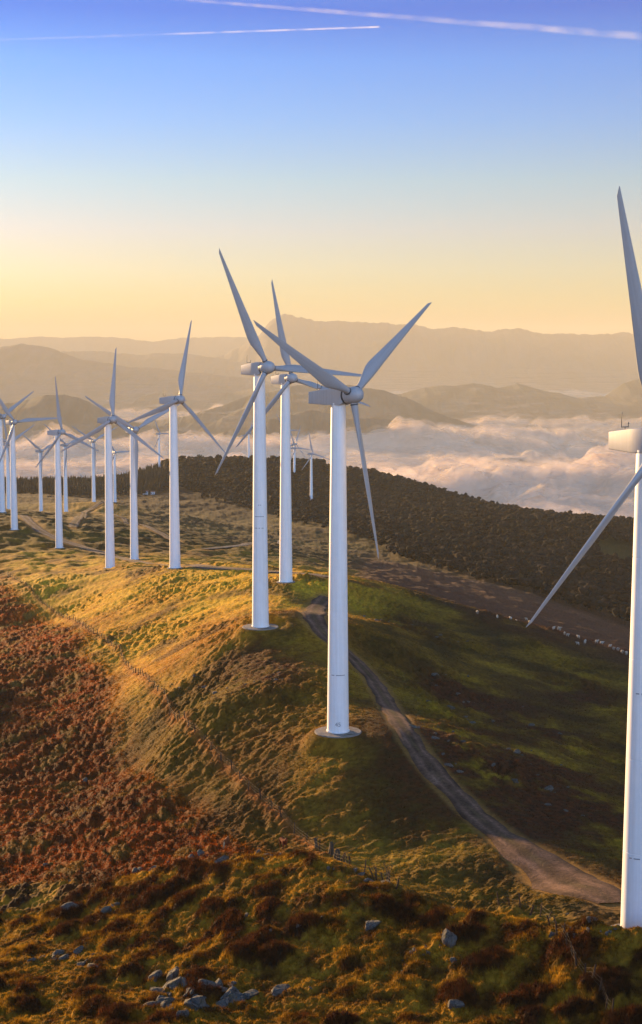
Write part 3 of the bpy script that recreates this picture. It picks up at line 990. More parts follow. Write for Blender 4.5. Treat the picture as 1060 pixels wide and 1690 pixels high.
fm2 = forest_mesh('conifer_forest', pos[con], np.ones(con.sum(), int), 4)
tag(link('conifer_forest', fm2, M_tree), kind='stuff', label='brown conifer plantation behind the green knoll', cat='forest')

# the clump that stands up at the left end of the hill, tree by tree
TREE_LABELS = ['leftmost tree of the raised clump on the hill crest, leaning out over the fields', 'broad dark tree second from the left in the raised hilltop clump',
               'tall round topped tree in the raised hilltop clump left of the lone tower', 'small tree filling the gap in the raised hilltop clump',
               'dark tree at the right end of the raised hilltop clump', 'tall pine topped tree on the hill crest right of the raised clump']
for i, (px, hh) in enumerate([(258, 9), (266, 13), (277, 13.5), (300, 11), (311, 12), (326, 14)]):
    X, Y = (px - 530) / F * 1735, 1735 + 8 * i
    Z = float(macro(np.array([X]), np.array([Y]))[0])
    root = empty('tree', (X, Y, Z)); tag(root, TREE_LABELS[i], 'tree', 'trees on the hill crest')
    bm = bmesh.new()
    tube(bm, [(0, 0, -1), (0.1, 0, hh * 0.4), (0.3, 0.1, hh * 0.75)], [0.35, 0.26, 0.12])
    for a in (0.4, 2.2, 4.3):
        tube(bm, [(0.1, 0, hh * 0.42), (math.cos(a) * hh * 0.22, math.sin(a) * hh * 0.22, hh * 0.68)], [0.16, 0.06])
    link('trunk', bm_mesh('trunk', bm), M_bark, root)
    rr = np.random.default_rng(60 + i)
    V, T, K = [], [], []; n0 = 0
    for k in range(90):
        a = rr.uniform(0, 6.28); q = math.sqrt(rr.random()) * hh * 0.36
        zc = hh * (0.70 + 0.22 * rr.normal() * (1 - 0.5 * q / (hh * 0.36)))
        zc = min(max(zc, hh * 0.35), hh * 1.02)
        sc = rr.uniform(0.5, 1.15)
        v = ICO1[0] * rr.uniform(0.5, 1.4, (len(ICO1[0]), 1)) * sc + [math.cos(a) * q, math.sin(a) * q, zc]
        V.append(v); T.append(ICO1[1] + n0); n0 += len(v)
        K.append(np.tile(np.array([[0.024, 0.02, 0.011]]) * rr.uniform(0.6, 1.4), (len(v), 1)))
    cm = mesh_from('crown', np.concatenate(V), None, np.concatenate(T), False); set_color(cm, np.concatenate(K))
    link('crown', cm, M_tree, root)

# ------------------------------------------------------------------ farmhouses
def house(px, py, w, dpt, hh, lab, yaw):
    p = hit(px, py, 1200)
    root = empty('farmhouse', (p[0], p[1], float(macro(p[0:1], p[1:2])[0])), yaw)
    tag(root, lab, 'house')
    bm = bmesh.new(); bmesh.ops.create_cube(bm, size=1)
    for v in bm.verts: v.co = (v.co.x * w, v.co.y * dpt, (v.co.z + 0.5) * (hh + 2) - 2)
    link('wall', bm_mesh('wall', bm, False), M_wall, root)
    bm = bmesh.new()
    e = 0.5
    pts = [(sx * (w / 2 + e), sy, zz) for sx in (-1, 1) for sy, zz in ((-dpt / 2 - e, hh - 0.1), (0, hh + dpt * 0.3), (dpt / 2 + e, hh - 0.1), (0, hh + dpt * 0.3 - 0.5))]
    vs = [bm.verts.new(q) for q in pts]
    for a, b in ((0, 1), (1, 2), (2, 3), (3, 0)):
        bm.faces.new((vs[a], vs[b], vs[b + 4], vs[a + 4]))
    bm.faces.new(vs[:4][::-1]); bm.faces.new(vs[4:])
    link('roof', bm_mesh('roof', bm, False), M_roof, root)
    for k in range(2):
        bm = bmesh.new(); bmesh.ops.create_cube(bm, size=1)
        for v in bm.verts: v.co = (v.co.x * 1.0 + (k - 0.5) * w * 0.5, v.co.y * 0.1 - dpt / 2, v.co.z * 1.3 + hh * 0.5)
        link('window', bm_mesh('window', bm, False), M_dark, root)
house(240, 815, 5.5, 4.0, 2.6, 'long low white farmhouse on the dark hillside left of the ridge turbines', 0.1)
house(252.5, 816, 3.2, 3.0, 2.6, 'small square white outbuilding right of the white farmhouse', -0.2)

# ------------------------------------------------------------------ rocks
def rock_mesh(seed):
    r = np.random.default_rng(seed)
    v = ICO3[0].copy()
    v *= (1 + 0.10 * r.normal(size=(1, 3)))
    for _ in range(r.integers(9, 15)):
        nrm = r.normal(size=3); nrm /= np.linalg.norm(nrm)
        off = r.uniform(0.45, 0.9)
        dd = v @ nrm - off
        v = v - np.where(dd > 0, dd, 0)[:, None] * nrm[None] * 0.97
    v += 0.02 * r.normal(size=v.shape)
    v *= np.array([1.0, r.uniform(0.6, 0.9), r.uniform(0.45, 0.75)])
    me = mesh_from('rock', v, None, ICO3[1], False)
    me.materials.append(M_rock)
    return me
ROCKS = [rock_mesh(500 + i) for i in range(9)]

def put_rock(x, y, size, label, group, rr, flat=1.0, sink=0.25, tall=1.0):
    o = bpy.data.objects.new('rock', ROCKS[rr.integers(len(ROCKS))]); C.objects.link(o)
    size *= 0.88
    o.scale = (size, size * rr.uniform(0.7, 1.1), size * flat * tall)
    o.rotation_euler = (rr.normal() * 0.22, rr.normal() * 0.22, rr.uniform(0, 6.28))
    o.location = (x, y, H(x, y) + size * flat * tall * (0.5 - sink) * 0.25)
    tag(o, label, 'rock', group)
    return o

def rock_cluster(pts, n, spread, smin, smax, label, group, seed, flat=1.0, power=2.2):
    """rocks strewn round ground points; pts: (px, py)"""
    rr = np.random.default_rng(seed)
    P = [hit(*p) for p in pts]
    for k in range(n):
        p = P[rr.integers(len(P))]
        sx, sy = rr.normal() * spread, rr.normal() * spread * 1.3
        size = smin + (smax - smin) * rr.random() ** power
        put_rock(p[0] + sx, p[1] + sy, size, label, group, rr, flat)

rr = np.random.default_rng(9)
for (px, py, sz, lab) in [(285, 1622, 0.95, 'large upright grey rock at the top of the bottom outcrop'), (342, 1640, 0.9, 'pale leaning rock at the right of the bottom outcrop'),
                          (305, 1640, 0.75, 'squat grey rock in the middle of the bottom outcrop'), (322, 1672, 1.3, 'big dark boulder at the lowest front of the bottom outcrop'),
                          (262, 1640, 1.0, 'broad flat topped rock at the left of the bottom outcrop'), (370, 1658, 1.0, 'pale boulder at the lower right end of the bottom outcrop'),
                          (465, 1636, 1.1, 'long flat slab lying alone right of the bottom outcrop'), (615, 1534, 0.85, 'single rounded pale rock lying alone on the heath'),
                          (742, 1568, 0.8, 'tall pale pointed rock above the bracken patch'), (752, 1672, 0.8, 'upright dark slab at the bottom right of the heath'),
                          (715, 1497, 0.9, 'flat pale rock just below the crest of the heath'), (745, 1504, 0.6, 'small pale rock beside the flat one on the heath crest'),
                          (118, 1512, 1.1, 'pale rock on the left edge of the heath'), (215, 1587, 0.0, ''), (366, 1424, 0.95, 'big blue grey boulder below the horse with the pale tail'),
                          (262, 1434, 1.2, 'low wide boulder on the heath crest left of the horses'), (292, 1426, 0.9, 'flat boulder between the crest rocks left of the horses'),
                          (140, 1287, 0.8, 'single pale rock on the dark red slope at the left'), (777, 1190, 0.9, 'bright flat rock on the scree right of the track')]:
    if sz > 0:
        p = hit(px, py)
        put_rock(p[0], p[1], sz * 1.3, lab, None, rr, 0.55 if 'flat' in lab or 'slab ' in lab else 1.0, 0.2, 1.7 if ('pointed' in lab or 'upright' in lab) else 1.0)
rock_cluster([(250, 1630), (290, 1640), (320, 1660), (350, 1650), (380, 1640), (270, 1670), (300, 1680), (395, 1650)], 50, 0.8, 0.35, 1.5, 'jumbled grey limestone rock in the outcrop at the bottom of the heath', 'rocks of the bottom outcrop', 11)
rock_cluster([(75, 1590), (115, 1582), (135, 1590), (165, 1600)], 18, 1.0, 0.25, 1.0, 'grey limestone rock in the group at the lower left of the heath', 'rocks at the lower left', 12)
rock_cluster([(95, 1508), (125, 1505), (150, 1516), (185, 1508)], 11, 0.9, 0.22, 0.85, 'grey rock near the left edge of the heath above the lower group', 'rocks at the left edge of the heath', 13)
rock_cluster([(225, 1438), (265, 1430), (300, 1424), (330, 1418), (380, 1418), (420, 1416), (450, 1417)], 28, 0.7, 0.3, 1.25, 'pale rock in the line along the heath crest by the horses', 'rocks along the crest', 14)
rock_cluster([(560, 1438), (575, 1446), (595, 1452), (610, 1466)], 15, 0.9, 0.25, 0.95, 'pale slab among the stones below the fence end', 'stones below the fence end', 15, 0.6)
rock_cluster([(690, 1578), (710, 1572), (725, 1575), (735, 1568), (665, 1590)], 15, 0.8, 0.2, 0.7, 'small pale stone in the group round the pointed rock', 'stones round the pointed rock', 16)
rock_cluster([(925, 1535), (945, 1538), (965, 1540), (985, 1538), (1005, 1540)], 18, 0.8, 0.28, 0.85, 'grey rock in the heap at the foot of the nearest turbine', 'rocks by the nearest turbine', 17)
rock_cluster([(735, 1140), (760, 1150), (790, 1165), (750, 1120), (830, 1190), (770, 1185)], 28, 3.0, 0.25, 0.95, 'grey stone in the upper scree on the shaded right flank', 'stones of the upper scree', 18, 0.8)
rock_cluster([(735, 1240), (780, 1255), (830, 1280), (870, 1240), (900, 1300), (940, 1330), (720, 1210), (800, 1230)], 34, 3.2, 0.28, 0.9, 'grey stone in the lower scree on the shaded right flank', 'stones of the lower scree', 19, 0.8)
rock_cluster([(640, 1028), (690, 1040), (720, 1050), (755, 1058)], 18, 2.0, 0.35, 1.1, 'dark stone in the low broken line below the flock', 'stones of the broken line', 20, 0.7)
rock_cluster([(270, 1135), (300, 1132), (340, 1130), (360, 1140), (440, 1115), (475, 1130)], 20, 2.2, 0.25, 0.85, 'grey stone on the dark mound left of the round pad', 'stones on the dark mound', 21, 0.8)
rock_cluster([(100, 1380), (160, 1300), (250, 1200), (60, 1420), (200, 1320)], 8, 5.0, 0.25, 0.6, 'small grey stone scattered on the red bracken slope', 'stones on the bracken slope', 22)
rock_cluster([(520, 1520), (400, 1560), (860, 1580), (1000, 1600), (560, 1640)], 8, 3.0, 0.25, 0.55, 'small grey stone sitting alone between heather tussocks', 'stones between the tussocks', 23)

# ------------------------------------------------------------------ fences
def post_mesh(seed, h, rad):
    r = np.random.default_rng(seed)
    bm = bmesh.new()
    tube(bm, [(0, 0, -0.5), (0.02 * r.normal(), 0.02 * r.normal(), h * 0.5), (0.04 * r.normal(), 0.04 * r.normal(), h)], [rad, rad * 0.95, rad * 0.8], 7)
    me = bm_mesh('post', bm, True, R(50)); me.materials.append(M_wood)
    return me
POSTS = [post_mesh(i, 1.15 + 0.1 * (i % 3), 0.065 + 0.012 * (i % 4)) for i in range(6)]

def fence(line, spacing, label, group, seed, lean, nmax=96):
    rr = np.random.default_rng(seed)
    p = resample(line, spacing)[:nmax]
    o0 = np.array([p[0, 0], p[0, 1], H(p[0, 0], p[0, 1])])
    root = empty('fence', o0); tag(root, label, 'fence', group)
    zs = height(p[:, 0], p[:, 1])
    tops = []
    for i in range(len(p)):
        o = bpy.data.objects.new('post', POSTS[rr.integers(len(POSTS))]); C.objects.link(o); o.parent = root
        x, y = p[i, 0] + rr.normal() * 0.12, p[i, 1] + rr.normal() * 0.12
        o.location = (x - o0[0], y - o0[1], zs[i] - o0[2])
        a, b = rr.normal() * lean, rr.normal() * lean
        o.rotation_euler = (a, b, rr.uniform(0, 6))
        tops.append((x - o0[0] + math.sin(b) * 1.0, y - o0[1] - math.sin(a) * 1.0, zs[i] - o0[2]))
    for k, hh in enumerate((0.35, 0.7, 1.05)):
        bm = bmesh.new()
        pts = []
        for q0, q1 in zip(tops[:-1], tops[1:]):
            pts.append((q0[0], q0[1], q0[2] + hh)); pts.append(((q0[0] + q1[0]) / 2, (q0[1] + q1[1]) / 2, (q0[2] + q1[2]) / 2 + hh - 0.06))
        pts.append((tops[-1][0], tops[-1][1], tops[-1][2] + hh))
        tube(bm, pts, 0.009, 4)
        link('wire', bm_mesh('wire', bm), M_wire, root)
near_line = FENCE_LINE
fence(near_line[::-1], 4.2, 'long post and wire fence running down the ridge from the left edge to the heath', None, 31, 0.10, 98)
fence(FENCE2_LINE, 1.5, 'leaning post and wire fence at the bottom right of the heath', None, 32, 0.16)
FENCE3_LINE = resample([hit(*p) for p in [(556, 1420), (580, 1434), (606, 1446), (632, 1462), (652, 1476)]], 1.0)
fence(FENCE3_LINE, 1.7, 'short crooked fence piece past the stumps on the heath crest', None, 33, 0.2)

# ------------------------------------------------------------------ stumps and bare shrubs by the fence
def stump(px, py, h, rad, label, seed):
    p = hit(px, py); r = np.random.default_rng(seed)
    bm = bmesh.new()
    pts = [(0, 0, -0.4)] + [(0.07 * r.normal(), 0.07 * r.normal(), h * t) for t in (0.15, 0.4, 0.7, 1.0)]
    tube(bm, pts, [rad * 1.5, rad * 1.2, rad, rad * 0.85, rad * 0.45], 10)
    for v in bm.verts: v.co += Vector(r.normal(size=3) * 0.05)
    root = empty('tree_stump', (p[0], p[1], H(p[0], p[1]))); tag(root, label, 'stump')
    link('trunk', bm_mesh('trunk', bm), M_bark, root)
    bm = bmesh.new(); a = r.uniform(0, 6)
    tube(bm, [(0, 0, h * 0.6), (0.35 * math.cos(a), 0.3 * math.sin(a), h * 0.85), (0.5 * math.cos(a), 0.45 * math.sin(a), h * 1.0)], [0.10, 0.07, 0.03])
    link('branch', bm_mesh('branch', bm), M_bark, root)
stump(547, 1412, 1.5, 0.30, 'tall dark broken stump at the end of the long fence', 1)
stump(556, 1419, 1.1, 0.36, 'short thick dark stump right of the taller one by the fence', 2)
stump(521, 1405, 1.0, 0.2, 'thin split grey stump among the last fence posts', 3)

def bare_shrub(px, py, h, n, label, seed):
    p = hit(px, py); r = np.random.default_rng(seed)
    root = empty('bare_shrub', (p[0], p[1], H(p[0], p[1]))); tag(root, label, 'shrub', 'bare shrubs on the crest')
    for k in range(n):
        bm = bmesh.new()
        a = r.uniform(0, 6.28); l = h * r.uniform(0.6, 1.0); sp = r.uniform(0.1, 0.45)
        tip = (math.cos(a) * l * sp, math.sin(a) * l * sp, l)
        midp = (math.cos(a) * l * sp * 0.35, math.sin(a) * l * sp * 0.35, l * 0.55)
        tube(bm, [(0, 0, -0.2), midp, tip], [0.045, 0.03, 0.012], 5)
        st = link('stem', bm_mesh('stem', bm), M_bark, root)
        for q in range(3):
            bm = bmesh.new(); t = r.uniform(0.4, 0.9); b = r.uniform(0, 6.28)
            o = Vector(midp).lerp(Vector(tip), t)
            tube(bm, [o, o + Vector((math.cos(b) * 0.3, math.sin(b) * 0.3, 0.35)) * h / 2], [0.02, 0.008], 4)
            link('twig', bm_mesh('twig', bm), M_bark, st)
bare_shrub(640, 1466, 2.6, 8, 'tall bare twiggy shrub on the heath crest right of the pale slabs', 1)
bare_shrub(622, 1456, 1.8, 7, 'lower bare shrub left of the tall one on the heath crest', 2)

# ------------------------------------------------------------------ animals: one continuous skin each
def skinned(name, chains, sub=2):
    """chains: dict of named joints {n: (x,y,z,r)} and edges"""
    joints, edges = chains
    names = list(joints)
    me = bpy.data.meshes.new(name)
    me.from_pydata([joints[n][:3] for n in names], [(names.index(a), names.index(b)) for a, b in edges], [])
    o = bpy.data.objects.new('tmp', me); C.objects.link(o)
    o.modifiers.new('skin', 'SKIN')
    for i, n in enumerate(names):
        r = joints[n][3]
        me.skin_vertices[0].data[i].radius = (r, r)
        me.skin_vertices[0].data[i].use_root = (i == 0)
    ss = o.modifiers.new('sub', 'SUBSURF'); ss.levels = sub; ss.render_levels = sub
    dg = bpy.context.evaluated_depsgraph_get()
    out = bpy.data.meshes.new_from_object(o.evaluated_get(dg))
    bpy.data.objects.remove(o); bpy.data.meshes.remove(me)
    out.name = name
    for p in out.polygons: p.use_smooth = True
    return out

def horse(pos, yaw, scale, label, coat, mane, grazing):
    J = {'loin': (-0.30, 0, 1.18, 0.30), 'rump': (-0.68, 0, 1.20, 0.27), 'dock': (-0.88, 0, 1.22, 0.12), 'belly': (0.10, 0, 1.12, 0.31), 'chest': (0.48, 0, 1.14, 0.27), 'withers': (0.60, 0, 1.26, 0.19)}
    if grazing:
        J.update({'neck': (0.98, 0.05, 0.98, 0.14), 'poll': (1.24, 0.08, 0.62, 0.11), 'cheek': (1.28, 0.08, 0.48, 0.105), 'muzzle': (1.22, 0.08, 0.16, 0.06)})
    else:
        J.update({'neck': (0.86, 0.0, 1.50, 0.16), 'poll': (1.04, 0.0, 1.72, 0.11), 'cheek': (1.16, 0.0, 1.66, 0.11), 'muzzle': (1.42, 0.0, 1.40, 0.065)})
    E = [('loin', 'rump'), ('rump', 'dock'), ('loin', 'belly'), ('belly', 'chest'), ('chest', 'withers'), ('withers', 'neck'), ('neck', 'poll'), ('poll', 'cheek'), ('cheek', 'muzzle')]
    for s, nm in ((1, 'a'), (-1, 'b')):
        f = 0.06 * s
        J.update({'sh' + nm: (0.48, 0.17 * s, 0.90, 0.13), 'kn' + nm: (0.50 + f, 0.16 * s, 0.50, 0.07), 'ff' + nm: (0.50 + f, 0.16 * s, 0.14, 0.05), 'fh' + nm: (0.55 + f, 0.16 * s, 0.03, 0.06),
                  'hp' + nm: (-0.62, 0.19 * s, 0.98, 0.19), 'st' + nm: (-0.50, 0.20 * s, 0.76, 0.13), 'hk' + nm: (-0.78 - f, 0.18 * s, 0.50, 0.075), 'hf' + nm: (-0.73 - f, 0.18 * s, 0.14, 0.052), 'hh' + nm: (-0.68 - f, 0.18 * s, 0.03, 0.06),
                  'ear' + nm: ((1.16, 0.12 + 0.05 * s - 0.04, 0.74, 0.03) if grazing else (1.0, 0.07 * s, 1.88, 0.03))})
        E += [('chest', 'sh' + nm), ('sh' + nm, 'kn' + nm), ('kn' + nm, 'ff' + nm), ('ff' + nm, 'fh' + nm), ('rump', 'hp' + nm), ('hp' + nm, 'st' + nm), ('st' + nm, 'hk' + nm), ('hk' + nm, 'hf' + nm), ('hf' + nm, 'hh' + nm), ('poll', 'ear' + nm)]
    body = skinned('horse', (J, E))
    body.materials.append(coat)
    o = link('horse', body)
    o.location = pos; o.rotation_euler = (0, 0, yaw); o.scale = (scale,) * 3
    tag(o, label, 'horse', 'horses behind the heath crest')
    bm = bmesh.new(); tube(bm, [(-0.90, 0, 1.26), (-1.02, 0, 1.10), (-1.04, 0.02, 0.75), (-1.00, 0.03, 0.42)], [0.05, 0.09, 0.085, 0.03], 8)
    link('tail', bm_mesh('tail', bm), mane, o)
    bm = bmesh.new()
    if grazing: tube(bm, [(0.62, 0, 1.46), (1.02, 0.05, 1.13), (1.33, 0.08, 0.74)], [0.05, 0.08, 0.05], 6)
    else: tube(bm, [(0.56, 0, 1.46), (0.74, 0, 1.64), (0.98, 0, 1.83)], [0.05, 0.08, 0.05], 6)
    link('mane', bm_mesh('mane', bm), mane, o)

def stand(px, py):
    p = hit(px, py)
    return (p[0], p[1], H(p[0], p[1]) - 0.02)
horse(stand(374, 1408), R(78), 1.0, 'chestnut horse with pale tail grazing behind the blue grey boulder', M_coat, M_mane, True)
horse(stand(468, 1409), R(-68), 0.95, 'dark red horse standing by the fence, facing the viewer', M_coat2, M_mane2, False)

def sheep_mesh():
    J = {'mid': (0, 0, 0.62, 0.25), 'rump': (-0.32, 0, 0.62, 0.22), 'chest': (0.30, 0, 0.62, 0.22), 'neck': (0.50, 0, 0.74, 0.12), 'poll': (0.62, 0, 0.82, 0.085), 'muzzle': (0.78, 0, 0.72, 0.05)}
    E = [('mid', 'rump'), ('mid', 'chest'), ('chest', 'neck'), ('neck', 'poll'), ('poll', 'muzzle')]
    for s, nm in ((1, 'a'), (-1, 'b')):
        J.update({'f' + nm: (0.28, 0.12 * s, 0.38, 0.07), 'ff' + nm: (0.29, 0.12 * s, 0.02, 0.035), 'h' + nm: (-0.30, 0.13 * s, 0.40, 0.08), 'hk' + nm: (-0.36, 0.13 * s, 0.24, 0.045), 'hf' + nm: (-0.33, 0.13 * s, 0.02, 0.035), 'e' + nm: (0.60, 0.14 * s, 0.84, 0.025)})
        E += [('chest', 'f' + nm), ('f' + nm, 'ff' + nm), ('rump', 'h' + nm), ('h' + nm, 'hk' + nm), ('hk' + nm, 'hf' + nm), ('poll', 'e' + nm)]
    me = skinned('sheep', (J, E))
    r = np.random.default_rng(5)
    co = np.empty(len(me.vertices) * 3, np.float32); me.vertices.foreach_get('co', co); co = co.reshape(-1, 3)
    wool = (co[:, 2] > 0.36) & (co[:, 0] < 0.5)
    co[wool] += r.normal(size=(wool.sum(), 3)) * 0.02
    me.vertices.foreach_set('co', co.ravel()); me.update()
    me.materials.append(M_wool)
    return me
ME_SHEEP = sheep_mesh()
ORD = ['first', 'second', 'third', 'fourth', 'fifth', 'sixth', 'seventh', 'eighth', 'ninth', 'tenth', 'eleventh', 'twelfth', 'thirteenth', 'fourteenth', 'fifteenth', 'sixteenth', 'seventeenth', 'eighteenth', 'nineteenth', 'twentieth']
SHEEP = [(788, 1016), (821, 1023), (843, 1026), (852, 1026), (869, 1026), (874, 1030), (914, 1043), (923, 1045), (932, 1050), (937, 1052), (955, 1055), (954, 1063), (966, 1061), (985, 1063), (993, 1064), (1007, 1070), (1013, 1074), (1020, 1076), (1027, 1079), (1034, 1081)]
rs = np.random.default_rng(77)
for i, (px, py) in enumerate(SHEEP):
    o = bpy.data.objects.new('sheep', ME_SHEEP); C.objects.link(o)
    o.location = stand(px, py); o.rotation_euler = (0, 0, rs.uniform(0, 6.28)); sc_ = rs.uniform(0.8, 1.1); o.scale = (sc_,) * 3
    tag(o, ORD[i] + ' sheep from the left in the pale flock strung along the slope edge', 'sheep', 'sheep along the slope edge')

# ------------------------------------------------------------------ grass, bracken and heather as ground cover
def blades(name, n, y0, y1, seed, hmin, hmax, wid, keepfn, lean, per=3, tint=1.0, label=''):
    r = np.random.default_rng(seed)
    y = r.uniform(y0 ** 0.5, y1 ** 0.5, n) ** 2 if y1 > 200 else r.uniform(y0, y1, n)
    u = r.uniform(-0.235, 0.235, n); x = u * y
    z, mo, fg, br, n1, n2, tm, hr = height(x, y, True)
    k = keepfn(x, y, u, mo, fg, br, n1, n2) & (tm < 0.3) & (r.random(n) < 0.999)
    for (px, py, pr, pz) in PADS: k &= np.hypot(x - px, y - py) > pr + 0.1
    x, y, z, mo, fg, br, n1, n2, tm, hr = [q[k] for q in (x, y, z, mo, fg, br, n1, n2, tm, hr)]
    c = ground_color(x, y, mo, fg, br, n1, n2, tm, hr, fbm(x / 3.1, y / 3.1, 3, 91), fbm(x / 0.9, y / 0.9, 2, 92)) * tint
    m = len(x)
    V = np.empty((m, per, 3, 3), np.float32)
    for q in range(per):
        a = r.uniform(0, 2 * math.pi, m); b = a + math.pi / 2 + r.normal(0, 0.6, m)
        ln = r.uniform(0.2, lean, m); hh = r.uniform(hmin, hmax, m) * (0.6 + 0.9 * np.clip(mo, 0, 1)); w = wid * r.uniform(0.6, 1.4, m)
        ox, oy = r.normal(0, 0.10, m), r.normal(0, 0.10, m)
        V[:, q, 0] = np.stack([x + ox - np.cos(a) * w, y + oy - np.sin(a) * w, z - 0.05], 1)
        V[:, q, 1] = np.stack([x + ox + np.cos(a) * w, y + oy + np.sin(a) * w, z - 0.05], 1)
        V[:, q, 2] = np.stack([x + ox + np.cos(b) * hh * ln, y + oy + np.sin(b) * hh * ln, z + hh], 1)
    me = mesh_from(name, V.reshape(-1, 3), None, np.arange(m * per * 3).reshape(-1, 3), False)
    col = np.repeat((c * r.uniform(0.65, 1.35, (m, 1)))[:, None], per * 3, 1).reshape(-1, 3)
    set_color(me, np.clip(col, 0.004, 0.7))
    print(name, m)
    return tag(link(name, me, M_blade), kind='stuff', label=label, cat='ground cover')
blades('grass', 210000, 100, 172, 1, 0.10, 0.30, 0.03, lambda x, y, u, mo, fg, br, n1, n2: (fg > 0.3) & (mo < 0.25), 0.9, 3, 1.15, 'mossy turf between the heather tussocks')
blades('heather', 210000, 100, 172, 2, 0.14, 0.46, 0.026, lambda x, y, u, mo, fg, br, n1, n2: (fg > 0.3) & (mo > 0.2), 0.7, 4, 1.1, 'brown heather tussocks of the foreground heath')
blades('bracken', 160000, 165, 440, 3, 0.18, 0.55, 0.06, lambda x, y, u, mo, fg, br, n1, n2: br > 0.4, 0.8, 3, 1.15, 'dead red bracken on the left slope')
blades('grass', 220000, 140, 400, 4, 0.06, 0.24, 0.05, lambda x, y, u, mo, fg, br, n1, n2: (fg < 0.5) & (br < 0.5), 0.9, 3, 1.15, 'grazed golden and green grass of the ridge')

# ------------------------------------------------------------------ far country: sea of cloud, hills, mountains
def fog_sea():
    d = [2100.0]
    while d[-1] < 30000:
        d.append(d[-1] * 1.0042)
    d = np.array(d); uu = np.linspace(-0.45, 0.45, 620)
    Y, U = np.meshgrid(d, uu, indexing='ij'); X = U * Y
    s = 1.0
    n = 0
    a = 1.0
    px, py = X + 300 * noise(X / 900, Y / 900, 205), Y + 300 * noise(X / 900, Y / 900, 206)
    big = fbm(px / 2400, py / 1500, 4, 201)
    bil = 0
    amp, sc = 1.0, 520.0
    for k in range(5):
        bil = bil + amp * (-0.8 + 3.2 * np.abs(noise(px / sc, py / (sc * 0.7), 210 + k)))
        amp *= 0.47; sc *= 0.5
    z = -405 - 80 * sstep(5000, 9000, Y) + 76 * big * sstep(14000, 8000, Y) + 24 * bil * (0.45 + 0.9 * sstep(-0.3, 0.5, big))
    V, Q, A = [], [], []
    for sh, (up, al) in enumerate([(0, 1.0), (8, 0.60), (17, 0.45), (28, 0.34), (40, 0.24)]):
        zz = z + up + (5 + 3 * sh) * fbm(X / 95, Y / 70, 3, 220 + sh) if sh else z
        V.append(np.stack([X, Y, zz], -1).reshape(-1, 3)); Q.append(grid_quads(len(d), len(uu)) + sh * X.size); A.append(np.full(X.size, al))
    nv = sum(len(q) for q in V)
    dm = np.geomspace(5600, 30000, 150); um = np.linspace(-0.45, 0.45, 160)
    Ym, Um = np.meshgrid(dm, um, indexing='ij'); Xm = Um * Ym
    for k, lev in enumerate((-430, -385, -340, -295, -250, -205, -160, -115)):
        zz = lev + 22 * fbm(Xm / 3000, Ym / 3000, 3, 240 + k)
        V.append(np.stack([Xm, Ym, zz], -1).reshape(-1, 3)); Q.append(grid_quads(150, 160) + nv); nv += Xm.size
        A.append((0.21 - 0.013 * k) * sstep(5600, 8000, Ym).ravel() + 0.2 * (1 - sstep(6600, 8500, Ym).ravel()) * 0 + 0.0)
    me = mesh_from('fog', np.concatenate(V), np.concatenate(Q))
    set_color(me, np.concatenate(A)[:, None] * np.ones((1, 3)))
    m, nn, l, out = mat('cloud')
    g = nn.new('ShaderNodeNewGeometry')
    t = noise_node(nn, l, 0.004, 4, g.outputs['Position'])
    rr_ = ramp_node(nn, l, t.outputs['Fac'], [(0.3, (0.92, 0.78, 0.65)), (0.7, (0.97, 0.83, 0.70))])
    df = nn.new('ShaderNodeBsdfDiffuse'); l.new(rr_.outputs[0], df.inputs[0])
    tr = nn.new('ShaderNodeBsdfTranslucent'); l.new(rr_.outputs[0], tr.inputs[0])
    mx = nn.new('ShaderNodeMixShader'); mx.inputs[0].default_value = 0.5
    l.new(df.outputs[0], mx.inputs[1]); l.new(tr.outputs[0], mx.inputs[2])
    t2 = noise_node(nn, l, 0.0045, 4, g.outputs['Position'], 0.55)
    vc = nn.new('ShaderNodeVertexColor'); vc.layer_name = 'Col'
    sm_ = nn.new('ShaderNodeMath'); sm_.operation = 'ADD'; l.new(vc.outputs[0], sm_.inputs[0]); l.new(t2.outputs['Fac'], sm_.inputs[1])
    mr = nn.new('ShaderNodeMapRange'); mr.inputs['From Min'].default_value = 0.70; mr.inputs['From Max'].default_value = 1.35
    l.new(sm_.outputs[0], mr.inputs['Value'])
    tp = nn.new('ShaderNodeBsdfTransparent')
    m2 = nn.new('ShaderNodeMixShader'); l.new(mr.outputs[0], m2.inputs[0]); l.new(tp.outputs[0], m2.inputs[1]); l.new(mx.outputs[0], m2.inputs[2])
    l.new(m2.outputs[0], out.inputs[0])
    return tag(link('fog', me, m), kind='stuff', label='sea of cloud filling the valley', cat='fog')
fog_sea()

